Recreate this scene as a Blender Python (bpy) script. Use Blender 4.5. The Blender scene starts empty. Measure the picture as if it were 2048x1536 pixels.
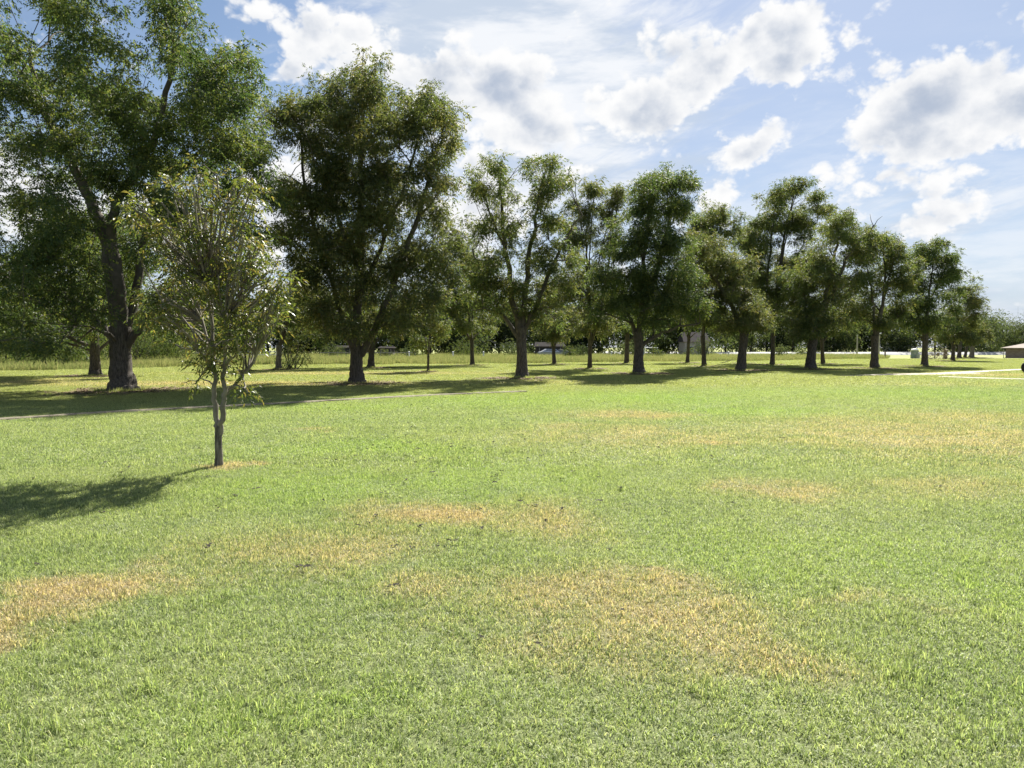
import bpy, math, random, time
import numpy as np
from mathutils import Vector

T0 = time.time()
rng = np.random.default_rng(7)
random.seed(7)
scene = bpy.context.scene
COL = scene.collection
W_PX, H_PX, F_PX = 2048.0, 1536.0, 1479.0       # photograph size and focal length in its pixels
CAM_H, PITCH = 1.8, math.atan(73.0 / 1479.0)

# ------------------------------------------------------------------ camera
cam_data = bpy.data.cameras.new("camera")
cam_data.sensor_width = 36.0
cam_data.lens = 36.0 * F_PX / W_PX
cam_data.clip_start = 0.05
cam_data.clip_end = 6000.0
cam = bpy.data.objects.new("camera", cam_data)
cam.location = (0, 0, CAM_H)
cam.rotation_euler = (math.radians(90) - PITCH, 0, 0)
COL.objects.link(cam)
scene.camera = cam

# ------------------------------------------------------------------ colour management, render
scene.view_settings.view_transform = 'Standard'
scene.view_settings.look = 'None'
scene.view_settings.gamma = 1.0
scene.view_settings.use_curve_mapping = False
scene.view_settings.exposure = 1.45
cy = scene.cycles
cy.max_bounces = 7
cy.diffuse_bounces = 3
cy.glossy_bounces = 2
cy.transmission_bounces = 4
cy.transparent_max_bounces = 6
cy.caustics_reflective = False
cy.caustics_refractive = False
cy.sample_clamp_indirect = 6.0
cy.use_denoising = True

# ------------------------------------------------------------------ sun
SUN_EL, SUN_AZ = math.radians(43.0), math.radians(21.0)     # azimuth from +Y towards +X
sun_dir = Vector((math.sin(SUN_AZ) * math.cos(SUN_EL), math.cos(SUN_AZ) * math.cos(SUN_EL), math.sin(SUN_EL)))
sd = bpy.data.lights.new("sun", 'SUN')
sd.energy = 5.0
sd.angle = math.radians(0.6)
sd.color = (1.0, 0.95, 0.86)
sun = bpy.data.objects.new("sun", sd)
sun.rotation_euler = (-sun_dir).to_track_quat('-Z', 'Y').to_euler()
sun.location = (0, 0, 60)
COL.objects.link(sun)


# ------------------------------------------------------------------ picture <-> place helpers (camera rays)
def ray(px, py):
    x = (px - 1024.0) / F_PX
    u = (768.0 - py) / F_PX
    d = np.array([x, math.cos(PITCH) + u * math.sin(PITCH), -math.sin(PITCH) + u * math.cos(PITCH)])
    return d


def at(px, py, Y):
    d = ray(px, py)
    return np.array([d[0] / d[1] * Y, Y, CAM_H + d[2] / d[1] * Y])


def gnd(px, py):
    d = ray(px, py)
    t = CAM_H / -d[2]
    return np.array([d[0] * t, d[1] * t, 0.0])


def azel(px, py):
    d = ray(px, py)
    d = d / np.linalg.norm(d)
    return math.atan2(d[0], d[1]), math.asin(d[2])


# ------------------------------------------------------------------ node helpers
class NT:
    def __init__(self, tree):
        self.t = tree
        self.n = tree.nodes
        self.l = tree.links

    def node(self, typ, **kw):
        nd = self.n.new(typ)
        for k, v in kw.items():
            setattr(nd, k, v)
        return nd

    def setin(self, sock, v):
        if isinstance(v, bpy.types.NodeSocket):
            self.l.new(v, sock)
        elif v is not None:
            if hasattr(sock.default_value, '__len__') and isinstance(v, (tuple, list)) and len(sock.default_value) == 4 and len(v) == 3:
                v = (*v, 1.0)
            sock.default_value = v

    def math(self, op, a, b=None, c=None, clamp=False):
        nd = self.node('ShaderNodeMath', operation=op, use_clamp=clamp)
        self.setin(nd.inputs[0], a)
        self.setin(nd.inputs[1], b)
        self.setin(nd.inputs[2], c)
        return nd.outputs[0]

    def vmath(self, op, a, b=None, scale=None):
        nd = self.node('ShaderNodeVectorMath', operation=op)
        self.setin(nd.inputs[0], a)
        self.setin(nd.inputs[1], b)
        if scale is not None:
            self.setin(nd.inputs['Scale'], scale)
        return nd.outputs['Value'] if op in ('LENGTH', 'DOT_PRODUCT', 'DISTANCE') else nd.outputs['Vector']

    def noise(self, vec, scale, detail=2.0, rough=0.5, dist=0.0, out='Fac', lac=2.0):
        nd = self.node('ShaderNodeTexNoise')
        self.setin(nd.inputs['Vector'], vec)
        nd.inputs['Scale'].default_value = scale
        nd.inputs['Detail'].default_value = detail
        nd.inputs['Roughness'].default_value = rough
        nd.inputs['Lacunarity'].default_value = lac
        nd.inputs['Distortion'].default_value = dist
        return nd.outputs[out]

    def smooth(self, v, a, b, c=0.0, d=1.0):
        nd = self.node('ShaderNodeMapRange', interpolation_type='SMOOTHSTEP')
        self.setin(nd.inputs['Value'], v)
        for k, x in zip(('From Min', 'From Max', 'To Min', 'To Max'), (a, b, c, d)):
            self.setin(nd.inputs[k], x)
        return nd.outputs['Result']

    def lin(self, v, a, b, c=0.0, d=1.0):
        nd = self.node('ShaderNodeMapRange')
        self.setin(nd.inputs['Value'], v)
        for k, x in zip(('From Min', 'From Max', 'To Min', 'To Max'), (a, b, c, d)):
            self.setin(nd.inputs[k], x)
        return nd.outputs['Result']

    def mix(self, f, a, b, mode='MIX'):
        nd = self.node('ShaderNodeMix', data_type='RGBA', blend_type=mode)
        self.setin(nd.inputs[0], f)
        self.setin(nd.inputs[6], a)
        self.setin(nd.inputs[7], b)
        return nd.outputs[2]

    def scalevec(self, v, s):
        return self.vmath('MULTIPLY', v, s)


# ------------------------------------------------------------------ world: Nishita sky with clouds laid over it by direction
world = bpy.data.worlds.new("World")
scene.world = world
world.use_nodes = True
w = NT(world.node_tree)
w.n.clear()
SKY_STRENGTH = 0.11
sky = w.node('ShaderNodeTexSky', sky_type='NISHITA')
sky.sun_disc = False
sky.sun_elevation = SUN_EL
sky.sun_rotation = SUN_AZ
sky.altitude = 20.0
sky.air_density = 1.0
sky.dust_density = 0.6
sky.ozone_density = 2.0
tc = w.node('ShaderNodeTexCoord')
dirv = w.vmath('NORMALIZE', tc.outputs['Generated'])
sep = w.node('ShaderNodeSeparateXYZ')
w.l.new(dirv, sep.inputs[0])
az = w.math('ARCTAN2', sep.outputs[0], sep.outputs[1])
el = w.math('ARCSINE', sep.outputs[2])
# wispy edges: displace the direction a little before looking up the cloud bodies
wn = w.noise(dirv, 9.0, 6.0, 0.62, out='Color')
wv = w.vmath('SCALE', w.vmath('SUBTRACT', wn, (0.5, 0.5, 0.5)), scale=0.085)
cmb = w.node('ShaderNodeCombineXYZ')
w.l.new(az, cmb.inputs[0]); w.l.new(el, cmb.inputs[1])
ae = w.vmath('ADD', cmb.outputs[0], wv)


def blob_field(blobs):
    acc = None
    for (px, py, rx, ry, rot, s) in blobs:
        a, e = azel(px, py)
        v = w.vmath('SUBTRACT', ae, (a, e, 0))
        if rot:
            vr = w.node('ShaderNodeVectorRotate', rotation_type='Z_AXIS')
            w.l.new(v, vr.inputs['Vector'])
            vr.inputs['Angle'].default_value = math.radians(-rot)
            v = vr.outputs[0]
        v = w.vmath('MULTIPLY', v, (F_PX / rx, F_PX / ry, 0))
        d = w.vmath('LENGTH', v)
        q = w.math('MULTIPLY_ADD', d, -s, s)
        acc = q if acc is None else w.math('MAXIMUM', acc, q)
    return acc


# cumulus bodies (picture x, y, half width, half height, tilt, weight)
CUMULUS = [
    (1570, 75, 150, 95, 12, 1.0), (1420, 115, 170, 80, 25, 1.15), (1290, 210, 150, 95, 20, 1.1), (1500, 70, 120, 70, 15, 1.1),
    (1865, 205, 205, 108, 0, 1.3), (2040, 210, 160, 95, 0, 1.25), (1760, 265, 110, 60, 5, 0.8),
    (1510, 300, 110, 60, 18, 1.1), (1450, 370, 110, 50, 20, 0.8),
    (1000, 190, 180, 85, -8, 1.05), (850, 165, 120, 70, 0, 0.95), (1060, 270, 170, 80, 0, 0.85),
    (620, 60, 140, 90, 10, 0.85), (730, 70, 120, 90, 0, 0.75), (560, 150, 85, 70, 0, 0.7), (600, 250, 90, 90, 0, 0.7),
    (690, 150, 80, 60, 0, 0.6), (60, 400, 220, 120, 0, 0.8), (300, 430, 220, 120, 0, 0.75), (560, 430, 170, 170, 0, 0.8),
    (960, 420, 200, 140, 0, 0.7), (1160, 340, 80, 30, 8, 0.6), (1790, 350, 150, 45, -12, 0.6), (1850, 430, 200, 50, 14, 0.6),
    (1960, 330, 150, 40, -10, 0.5),
]
body = blob_field(CUMULUS)
# elsewhere in the sky the same kind of broken cumulus goes on
gen = w.noise(w.scalevec(dirv, (1, 1, 2.2)), 2.6, 3.0, 0.5)
inview_az = w.smooth(w.math('ABSOLUTE', az), 0.62, 0.85)
inview_el = w.smooth(el, 0.46, 0.60)
outside = w.math('MAXIMUM', inview_az, inview_el)
genf = w.math('MULTIPLY', w.math('MULTIPLY', w.math('SUBTRACT', gen, 0.52), 3.2), outside)
body = w.math('MAXIMUM', body, genf)


VORM = 0.93


def puff(v, det):
    """cauliflower heads plus ragged fibres"""
    v2 = w.scalevec(v, (1, 1, 1.3))
    wob = w.vmath('SCALE', w.vmath('SUBTRACT', w.noise(v2, 22.0, 3.0, 0.6, out='Color'), (0.5, 0.5, 0.5)), scale=0.030)
    vo = w.node('ShaderNodeTexVoronoi', feature='F1')
    w.l.new(w.vmath('ADD', v2, wob), vo.inputs['Vector'])
    vo.inputs['Scale'].default_value = 15.0
    vo.inputs['Detail'].default_value = det
    vo.inputs['Roughness'].default_value = 0.55
    vo.inputs['Lacunarity'].default_value = 2.2
    n = w.noise(v2, 11.0, 8.0, 0.6)
    return w.math('ADD', w.math('MULTIPLY', w.math('SUBTRACT', VORM, vo.outputs['Distance']), 0.55), w.math('MULTIPLY', w.math('SUBTRACT', n, 0.5), 1.15))


pf = puff(dirv, 3.0)
dens = w.math('ADD', w.math('MULTIPLY', body, 0.85), pf)
# the same structure a step nearer to the sun: thicker there means this side is shaded
sv = tuple(x * 0.020 for x in (sun_dir.x, 0.0, sun_dir.z))
pf2 = puff(w.vmath('ADD', dirv, sv), 1.5)
relief = w.math('SUBTRACT', pf2, pf)
alpha = w.smooth(dens, 0.12, 0.36)
thick = w.smooth(w.math('ADD', w.math('MULTIPLY', dens, 0.9), w.math('MULTIPLY', relief, 1.05)), 0.24, 1.10)
c_col = w.mix(thick, (0.99, 0.99, 0.99), (0.47, 0.54, 0.665))

# high thin veil and streaks
VEIL = [(1000, 60, 460, 220, 12, 2.0), (1180, 190, 380, 230, 18, 1.7), (1120, 330, 330, 180, 0, 1.5), (860, 250, 200, 150, 0, 0.9),
        (1330, 330, 260, 140, 0, 0.6), (650, 330, 260, 150, 0, 0.8), (150, 480, 420, 190, 0, 0.9), (1780, 450, 460, 130, 8, 0.95), (2000, 610, 260, 60, 0, 1.0)]
veil = blob_field(VEIL)
vr = w.node('ShaderNodeVectorRotate', rotation_type='Y_AXIS')
w.l.new(dirv, vr.inputs['Vector']); vr.inputs['Angle'].default_value = math.radians(18)
st = w.noise(w.scalevec(vr.outputs[0], (3.2, 3.2, 15.0)), 3.3, 8.0, 0.62, dist=0.5)
vfac = w.math('ADD', w.math('MULTIPLY', veil, 0.9), w.math('MULTIPLY', w.math('SUBTRACT', st, 0.5), 2.2))
vfac = w.smooth(vfac, -0.05, 1.15, 0.0, 0.93)
lay = w.noise(w.scalevec(dirv, (2.0, 2.0, 9.0)), 3.0, 6.0, 0.6)
low = w.math('MULTIPLY', w.smooth(el, 0.42, 0.03), w.smooth(lay, 0.38, 0.68, 0.10, 0.62))
vfac = w.math('MAXIMUM', vfac, low)

skyc = w.mix(1.0, sky.outputs[0], (SKY_STRENGTH,) * 3, 'MULTIPLY')
# pale moist air: whitens the clear sky towards the horizon and towards the right where thin cloud spreads
moist = w.math('MAXIMUM', w.smooth(el, 0.34, 0.0, 0.0, 0.70), w.smooth(az, -0.28, 0.12, 0.0, 0.55))
skyc = w.mix(moist, skyc, (0.45, 0.555, 0.765))
skyc = w.mix(vfac, skyc, w.mix(w.smooth(lay, 0.35, 0.62), (0.60, 0.685, 0.81), (0.94, 0.96, 0.99)))
skyc = w.mix(alpha, skyc, c_col)
# below the horizon plain ground tone
skyc = w.mix(w.smooth(el, -0.01, -0.05), skyc, (0.10, 0.12, 0.05))
bg = w.node('ShaderNodeBackground')
w.l.new(skyc, bg.inputs['Color'])
bg.inputs['Strength'].default_value = 0.37
wo = w.node('ShaderNodeOutputWorld')
w.l.new(bg.outputs[0], wo.inputs['Surface'])
world.cycles.sampling_method = 'MANUAL'
world.cycles.sample_map_resolution = 512


# ------------------------------------------------------------------ mesh helpers
def tag(o, label=None, cat=None, group=None, kind=None):
    if label: o['label'] = label
    if cat: o['category'] = cat
    if group: o['group'] = group
    if kind: o['kind'] = kind
    return o


def link(o, parent=None):
    COL.objects.link(o)
    if parent is not None:
        o.parent = parent
    return o


def mesh_np(name, verts, faces, mat=None, smooth=False, k=None):
    """mesh from arrays; faces (M,k)"""
    verts = np.asarray(verts, dtype=np.float32).reshape(-1, 3)
    faces = np.asarray(faces, dtype=np.int32)
    k = faces.shape[1]
    me = bpy.data.meshes.new(name)
    me.vertices.add(len(verts))
    me.vertices.foreach_set('co', verts.ravel())
    me.loops.add(faces.size)
    me.loops.foreach_set('vertex_index', faces.ravel())
    me.polygons.add(len(faces))
    me.polygons.foreach_set('loop_start', np.arange(0, faces.size, k, dtype=np.int32))
    me.update(calc_edges=True)
    if smooth:
        me.polygons.foreach_set('use_smooth', np.ones(len(faces), dtype=bool))
    if mat:
        me.materials.append(mat)
    return me


def empty(name, loc):
    o = bpy.data.objects.new(name, None)
    o.location = loc
    o.empty_display_size = 0.3
    COL.objects.link(o)
    return o


class MB:
    """collects simple solids; build() links them as one mesh object"""
    def __init__(self):
        self.v, self.f = [], []

    def box(self, c, s, rz=0.0, taper=1.0):
        n = len(self.v)
        cx, cy_, cz = c
        sx, sy, sz = s[0] / 2, s[1] / 2, s[2] / 2
        for z, t in ((-sz, 1.0), (sz, taper)):
            for x, y in ((-sx, -sy), (sx, -sy), (sx, sy), (-sx, sy)):
                x, y = x * t, y * t
                self.v.append((cx + x * math.cos(rz) - y * math.sin(rz), cy_ + x * math.sin(rz) + y * math.cos(rz), cz + z))
        for f in ((0, 3, 2, 1), (4, 5, 6, 7), (0, 1, 5, 4), (1, 2, 6, 5), (2, 3, 7, 6), (3, 0, 4, 7)):
            self.f.append(tuple(n + i for i in f))
        return self

    def tube(self, p0, p1, r0, r1=None, seg=10):
        r1 = r0 if r1 is None else r1
        p0, p1 = Vector(p0), Vector(p1)
        d = (p1 - p0).normalized()
        a = d.cross(Vector((0, 0, 1)) if abs(d.z) < 0.9 else Vector((1, 0, 0))).normalized()
        b = d.cross(a)
        n = len(self.v)
        for p, r in ((p0, r0), (p1, r1)):
            for i in range(seg):
                t = 2 * math.pi * i / seg
                self.v.append(tuple(p + a * math.cos(t) * r + b * math.sin(t) * r))
        for i in range(seg):
            j = (i + 1) % seg
            self.f.append((n + i, n + j, n + seg + j, n + seg + i))
        self.f.append(tuple(n + i for i in reversed(range(seg))))
        self.f.append(tuple(n + seg + i for i in range(seg)))
        return self

    def lathe(self, c, prof, seg=16):
        n = len(self.v)
        for r, z in prof:
            for i in range(seg):
                t = 2 * math.pi * i / seg
                self.v.append((c[0] + r * math.cos(t), c[1] + r * math.sin(t), c[2] + z))
        for k in range(len(prof) - 1):
            for i in range(seg):
                j = (i + 1) % seg
                self.f.append((n + k * seg + i, n + k * seg + j, n + (k + 1) * seg + j, n + (k + 1) * seg + i))
        self.f.append(tuple(n + i for i in reversed(range(seg))))
        self.f.append(tuple(n + (len(prof) - 1) * seg + i for i in range(seg)))
        return self

    def poly(self, pts, faces):
        n = len(self.v)
        self.v += [tuple(p) for p in pts]
        self.f += [tuple(n + i for i in f) for f in faces]
        return self

    def build(self, name, mat, parent=None, smooth=False):
        me = bpy.data.meshes.new(name)
        me.from_pydata(self.v, [], self.f)
        me.update()
        if smooth:
            for p in me.polygons: p.use_smooth = True
        me.materials.append(mat)
        o = bpy.data.objects.new(name, me)
        return link(o, parent)


# ------------------------------------------------------------------ materials
def new_mat(name):
    m = bpy.data.materials.new(name)
    m.use_nodes = True
    nt = NT(m.node_tree)
    nt.n.clear()
    out = nt.node('ShaderNodeOutputMaterial')
    return m, nt, out


def plain(name, col, rough=0.7, nscale=8.0, var=0.25, bump=0.0, metal=0.0, spec=0.4):
    m, nt, out = new_mat(name)
    geo = nt.node('ShaderNodeTexCoord')
    nz = nt.noise(geo.outputs['Object'], nscale, 5.0, 0.6)
    c = nt.mix(nt.smooth(nz, 0.3, 0.7), tuple(x * (1 - var) for x in col), tuple(min(1, x * (1 + var)) for x in col))
    b = nt.node('ShaderNodeBsdfPrincipled')
    nt.setin(b.inputs['Base Color'], c)
    b.inputs['Roughness'].default_value = rough
    b.inputs['Metallic'].default_value = metal
    b.inputs['Specular IOR Level'].default_value = spec
    if bump:
        bp = nt.node('ShaderNodeBump')
        bp.inputs['Strength'].default_value = bump
        nt.l.new(nt.noise(geo.outputs['Object'], nscale * 4, 4.0, 0.6), bp.inputs['Height'])
        nt.l.new(bp.outputs[0], b.inputs['Normal'])
    nt.l.new(b.outputs[0], out.inputs[0])
    return m


def leaf_mat(name, cols, scale=0.35, trans=0.48, rough=0.6, spec=0.35):
    """cols: dark green, mid, yellow brown; hue drifts from branch to branch and leaf to leaf"""
    m, nt, out = new_mat(name)
    geo = nt.node('ShaderNodeNewGeometry')
    r = geo.outputs['Random Per Island']
    nz = nt.noise(geo.outputs['Position'], scale, 3.0, 0.55)
    k = nt.math('ADD', nt.smooth(nz, 0.36, 0.66), nt.math('MULTIPLY', nt.math('SUBTRACT', r, 0.5), 0.9), clamp=True)
    c = nt.mix(k, cols[0], cols[1])
    wn_ = nt.node('ShaderNodeTexWhiteNoise', noise_dimensions='1D')
    nt.l.new(r, wn_.inputs['W'])
    nz2 = nt.noise(geo.outputs['Position'], scale * 2.3, 2.0, 0.5)
    br = nt.smooth(nt.math('ADD', nt.math('MULTIPLY', nz2, 1.0), nt.math('MULTIPLY', wn_.outputs[0], 0.55)), 0.78, 1.05)
    c = nt.mix(br, c, cols[2])
    b = nt.node('ShaderNodeBsdfPrincipled')
    nt.setin(b.inputs['Base Color'], c)
    b.inputs['Roughness'].default_value = rough
    b.inputs['Specular IOR Level'].default_value = spec
    tr = nt.node('ShaderNodeBsdfTranslucent')
    nt.setin(tr.inputs['Color'], nt.mix(1.0, c, (1.5, 1.5, 0.75), 'MULTIPLY'))
    mx = nt.node('ShaderNodeMixShader')
    mx.inputs[0].default_value = trans
    nt.l.new(b.outputs[0], mx.inputs[1]); nt.l.new(tr.outputs[0], mx.inputs[2])
    nt.l.new(mx.outputs[0], out.inputs[0])
    return m


def bark_mat(name, col, ridge=26.0, lichen=0.25):
    m, nt, out = new_mat(name)
    t = nt.node('ShaderNodeTexCoord')
    v = nt.scalevec(t.outputs['Object'], (1, 1, 0.16))
    n1 = nt.noise(v, ridge, 5.0, 0.65, dist=0.4)
    n2 = nt.noise(t.outputs['Object'], 1.7, 4.0, 0.6)
    c = nt.mix(nt.smooth(n1, 0.32, 0.66), tuple(x * 0.42 for x in col), tuple(x * 1.45 for x in col))
    g = tuple(sum(col) / 3 * 1.5 * k for k in (1.0, 1.03, 0.95))
    c = nt.mix(nt.math('MULTIPLY', nt.smooth(n2, 0.5, 0.72), lichen), c, g)
    b = nt.node('ShaderNodeBsdfPrincipled')
    nt.setin(b.inputs['Base Color'], c)
    b.inputs['Roughness'].default_value = 0.9
    b.inputs['Specular IOR Level'].default_value = 0.2
    bp = nt.node('ShaderNodeBump')
    bp.inputs['Strength'].default_value = 0.9
    bp.inputs['Distance'].default_value = 0.05
    nt.l.new(n1, bp.inputs['Height'])
    nt.l.new(bp.outputs[0], b.inputs['Normal'])
    nt.l.new(b.outputs[0], out.inputs[0])
    return m


# brown and dry areas of the lawn, as patches on the ground (picture x, y, half width, half height, weight, kind)
DRY = [(850, 1030, 170, 32, 0.95), (135, 1190, 190, 50, 1.1), (40, 1225, 110, 40, 1.0), (330, 1150, 180, 30, 0.6), (620, 1100, 320, 60, 0.55),
       (1080, 1045, 170, 45, 0.55), (1280, 1245, 360, 125, 0.72), (1310, 1143, 45, 14, 1.0), (860, 1190, 160, 45, 0.5), (1480, 1290, 240, 70, 0.6),
       (1560, 978, 170, 24, 0.75), (1880, 900, 480, 75, 0.60), (1650, 880, 330, 30, 0.45), (1300, 878, 340, 34, 0.5), (1250, 832, 170, 12, 0.7),
       (1950, 840, 260, 24, 0.5), (1880, 980, 300, 30, 0.45), (1720, 1200, 130, 20, 0.4), (640, 860, 60, 6, 0.5), (430, 932, 75, 9, 0.85), (505, 926, 40, 5, 0.8),
       (1150, 855, 120, 14, 0.5), (1430, 888, 50, 4, 0.9), (1900, 770, 260, 7, 0.3), (1980, 750, 130, 6, 0.55),
       (420, 768, 560, 7, 0.65), (60, 765, 160, 10, 0.55), (700, 747, 420, 4, 0.55), (1090, 765, 260, 5, 0.35)]
LUSH = [(1150, 800, 420, 22, 1.0), (1000, 960, 280, 45, 0.8), (1500, 825, 240, 12, 0.9), (1700, 790, 420, 14, 0.7), (600, 980, 260, 50, 0.7),
        (1650, 1110, 420, 70, 0.7), (760, 900, 260, 22, 0.8), (640, 815, 260, 12, 0.9), (1950, 1180, 160, 60, 0.7), (600, 1430, 420, 70, 0.5)]


def lawn_nodes(nt, blade):
    """returns the lawn colour at the place's own XY"""
    geo = nt.node('ShaderNodeNewGeometry')
    pos = nt.vmath('MULTIPLY', geo.outputs['Position'], (1, 1, 0))
    warp = nt.vmath('SCALE', nt.vmath('SUBTRACT', nt.noise(pos, 0.7, 5.0, 0.65, out='Color'), (0.5, 0.5, 0.5)), scale=1.5)
    wpos = nt.vmath('ADD', pos, nt.vmath('MULTIPLY', warp, (1.3, 1.8, 0)))

    def field(lst):
        acc = None
        for (px, py, rx, ry, s) in lst:
            c = gnd(px, py)
            up, dn = gnd(px, py - ry), gnd(px, py + ry)
            cy_ = (up[1] + dn[1]) / 2
            ryw = max(0.2, (up[1] - dn[1]) / 2)
            rxw = rx / F_PX * cy_
            d = nt.vmath('LENGTH', nt.vmath('MULTIPLY', nt.vmath('SUBTRACT', wpos, ((px - 1024) / F_PX * cy_, cy_, 0)), (1 / rxw, 1 / ryw, 0)))
            q = nt.math('MULTIPLY', nt.smooth(d, 1.35, 0.15), s)
            acc = q if acc is None else nt.math('MAXIMUM', acc, q)
        return acc
    big = nt.noise(pos, 0.12, 3.0, 0.55)
    mid = nt.noise(pos, 0.9, 4.0, 0.6)
    fine = nt.noise(pos, 6.5, 3.0, 0.6)
    g1 = nt.mix(nt.smooth(mid, 0.3, 0.7), (0.225, 0.290, 0.118), (0.300, 0.355, 0.158))
    g1 = nt.mix(nt.math('MULTIPLY', field(LUSH), 0.75), g1, (0.265, 0.380, 0.080))
    g1 = nt.mix(nt.smooth(big, 0.42, 0.62, 0.0, 0.40), g1, (0.310, 0.340, 0.140))
    # bluish dull tufts
    g1 = nt.mix(nt.smooth(nt.noise(pos, 1.7, 3.0, 0.5), 0.55, 0.72, 0.0, 0.5), g1, (0.235, 0.285, 0.170))
    g1 = nt.mix(nt.smooth(fine, 0.25, 0.75, 0.0, 0.28), g1, (0.35, 0.38, 0.19))
    # under the orchard the grass is thinner and yellower
    sy = nt.node('ShaderNodeSeparateXYZ'); nt.l.new(wpos, sy.inputs[0])
    orch = nt.smooth(nt.math('MULTIPLY_ADD', sy.outputs[0], -0.42, sy.outputs[1]), 24.0, 34.0, 0.0, 0.55)
    g1 = nt.mix(orch, g1, (0.31, 0.31, 0.105))
    dry = nt.math('MULTIPLY', field(DRY), nt.smooth(mid, 0.22, 0.60, 0.55, 1.1))
    if blade:
        rr = nt.math('MULTIPLY', nt.math('SUBTRACT', geo.outputs['Random Per Island'], 0.5), 0.7)
        dryf = nt.smooth(nt.math('ADD', dry, rr), 0.12, 1.0, 0.0, 0.92)
    else:
        dryf = nt.math('MULTIPLY', dry, 0.9, clamp=True)
    c = nt.mix(dryf, g1, nt.mix(nt.smooth(mid, 0.35, 0.65), (0.44, 0.352, 0.220), (0.50, 0.382, 0.245)))
    if blade:
        wn_ = nt.node('ShaderNodeTexWhiteNoise', noise_dimensions='1D')
        nt.l.new(geo.outputs['Random Per Island'], wn_.inputs['W'])
        # some straw among the blades everywhere, and a spread of tone
        c = nt.mix(nt.smooth(wn_.outputs[0], 0.90, 0.98, 0.0, 0.7), c, (0.46, 0.43, 0.25))
        c = nt.mix(1.0, c, nt.mix(geo.outputs['Random Per Island'], (0.42, 0.46, 0.40), (1.50, 1.46, 1.45)), 'MULTIPLY')
    return c, pos, mid, fine


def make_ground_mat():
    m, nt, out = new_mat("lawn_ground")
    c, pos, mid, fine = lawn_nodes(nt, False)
    grain = nt.noise(pos, 38.0, 4.0, 0.7)
    grain2 = nt.noise(nt.scalevec(pos, (1, 0.45, 1)), 7.0, 4.0, 0.7)
    sepp = nt.node('ShaderNodeSeparateXYZ'); nt.l.new(pos, sepp.inputs[0])
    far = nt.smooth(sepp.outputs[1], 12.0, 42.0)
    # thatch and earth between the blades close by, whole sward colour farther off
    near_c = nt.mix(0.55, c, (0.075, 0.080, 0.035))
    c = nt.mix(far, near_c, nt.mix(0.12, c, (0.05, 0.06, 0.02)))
    c = nt.mix(1.0, c, nt.mix(nt.smooth(grain, 0.3, 0.7), (0.72, 0.72, 0.70), (1.22, 1.22, 1.18)), 'MULTIPLY')
    c = nt.mix(1.0, c, nt.mix(nt.smooth(grain2, 0.3, 0.7), (0.80, 0.82, 0.78), (1.16, 1.14, 1.12)), 'MULTIPLY')
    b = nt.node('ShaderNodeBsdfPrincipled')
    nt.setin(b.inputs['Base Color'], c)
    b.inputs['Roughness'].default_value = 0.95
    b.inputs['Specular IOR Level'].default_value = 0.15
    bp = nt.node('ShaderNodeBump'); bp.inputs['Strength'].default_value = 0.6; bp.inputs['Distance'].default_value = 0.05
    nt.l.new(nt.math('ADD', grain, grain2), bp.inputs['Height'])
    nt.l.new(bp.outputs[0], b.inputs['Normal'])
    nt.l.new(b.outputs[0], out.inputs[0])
    return m


def make_blade_mat():
    m, nt, out = new_mat("grass_blade")
    c, pos, mid, fine = lawn_nodes(nt, True)
    b = nt.node('ShaderNodeBsdfPrincipled')
    nt.setin(b.inputs['Base Color'], c)
    b.inputs['Roughness'].default_value = 0.5
    b.inputs['Specular IOR Level'].default_value = 0.35
    tr = nt.node('ShaderNodeBsdfTranslucent')
    nt.setin(tr.inputs['Color'], nt.mix(1.0, c, (1.35, 1.45, 0.9), 'MULTIPLY'))
    mx = nt.node('ShaderNodeMixShader'); mx.inputs[0].default_value = 0.42
    nt.l.new(b.outputs[0], mx.inputs[1]); nt.l.new(tr.outputs[0], mx.inputs[2])
    nt.l.new(mx.outputs[0], out.inputs[0])
    return m


M_GROUND = make_ground_mat()
M_BLADE = make_blade_mat()
M_LEAF_GREEN = leaf_mat("leaf_deep_green", ((0.040, 0.070, 0.030), (0.084, 0.122, 0.044), (0.140, 0.155, 0.052)))
M_LEAF_OLIVE = leaf_mat("leaf_olive", ((0.052, 0.082, 0.032), (0.108, 0.142, 0.050), (0.160, 0.155, 0.060)))
M_LEAF_BROWN = leaf_mat("leaf_brownish", ((0.056, 0.080, 0.036), (0.116, 0.142, 0.056), (0.160, 0.148, 0.066)))
M_LEAF_SAP = leaf_mat("leaf_sapling", ((0.060, 0.085, 0.028), (0.130, 0.155, 0.040), (0.170, 0.140, 0.055)), scale=1.2, trans=0.5, rough=0.42, spec=0.5)
M_LEAF_FAR = leaf_mat("leaf_far_haze_grey", ((0.036, 0.054, 0.030), (0.070, 0.094, 0.048), (0.100, 0.115, 0.056)), scale=0.12, rough=0.85, spec=0.12)  # greyer leaf colours, distance haze painted in instead of a haze volume
M_LEAF_BRUSH = leaf_mat("leaf_brush", ((0.045, 0.072, 0.026), (0.095, 0.130, 0.042), (0.135, 0.150, 0.055)), scale=0.3, trans=0.4, rough=0.8, spec=0.15)
M_BARK = bark_mat("bark_dark", (0.095, 0.082, 0.068))
M_BARK_GREY = bark_mat("bark_pale_grey", (0.17, 0.155, 0.125), ridge=30.0, lichen=0.8)
M_BARK_TWIG = plain("twig_bark", (0.09, 0.078, 0.062), 0.9, 3.0)
M_TWIG_PALE = plain("twig_pale", (0.19, 0.17, 0.135), 0.85, 5.0, 0.35)


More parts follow.
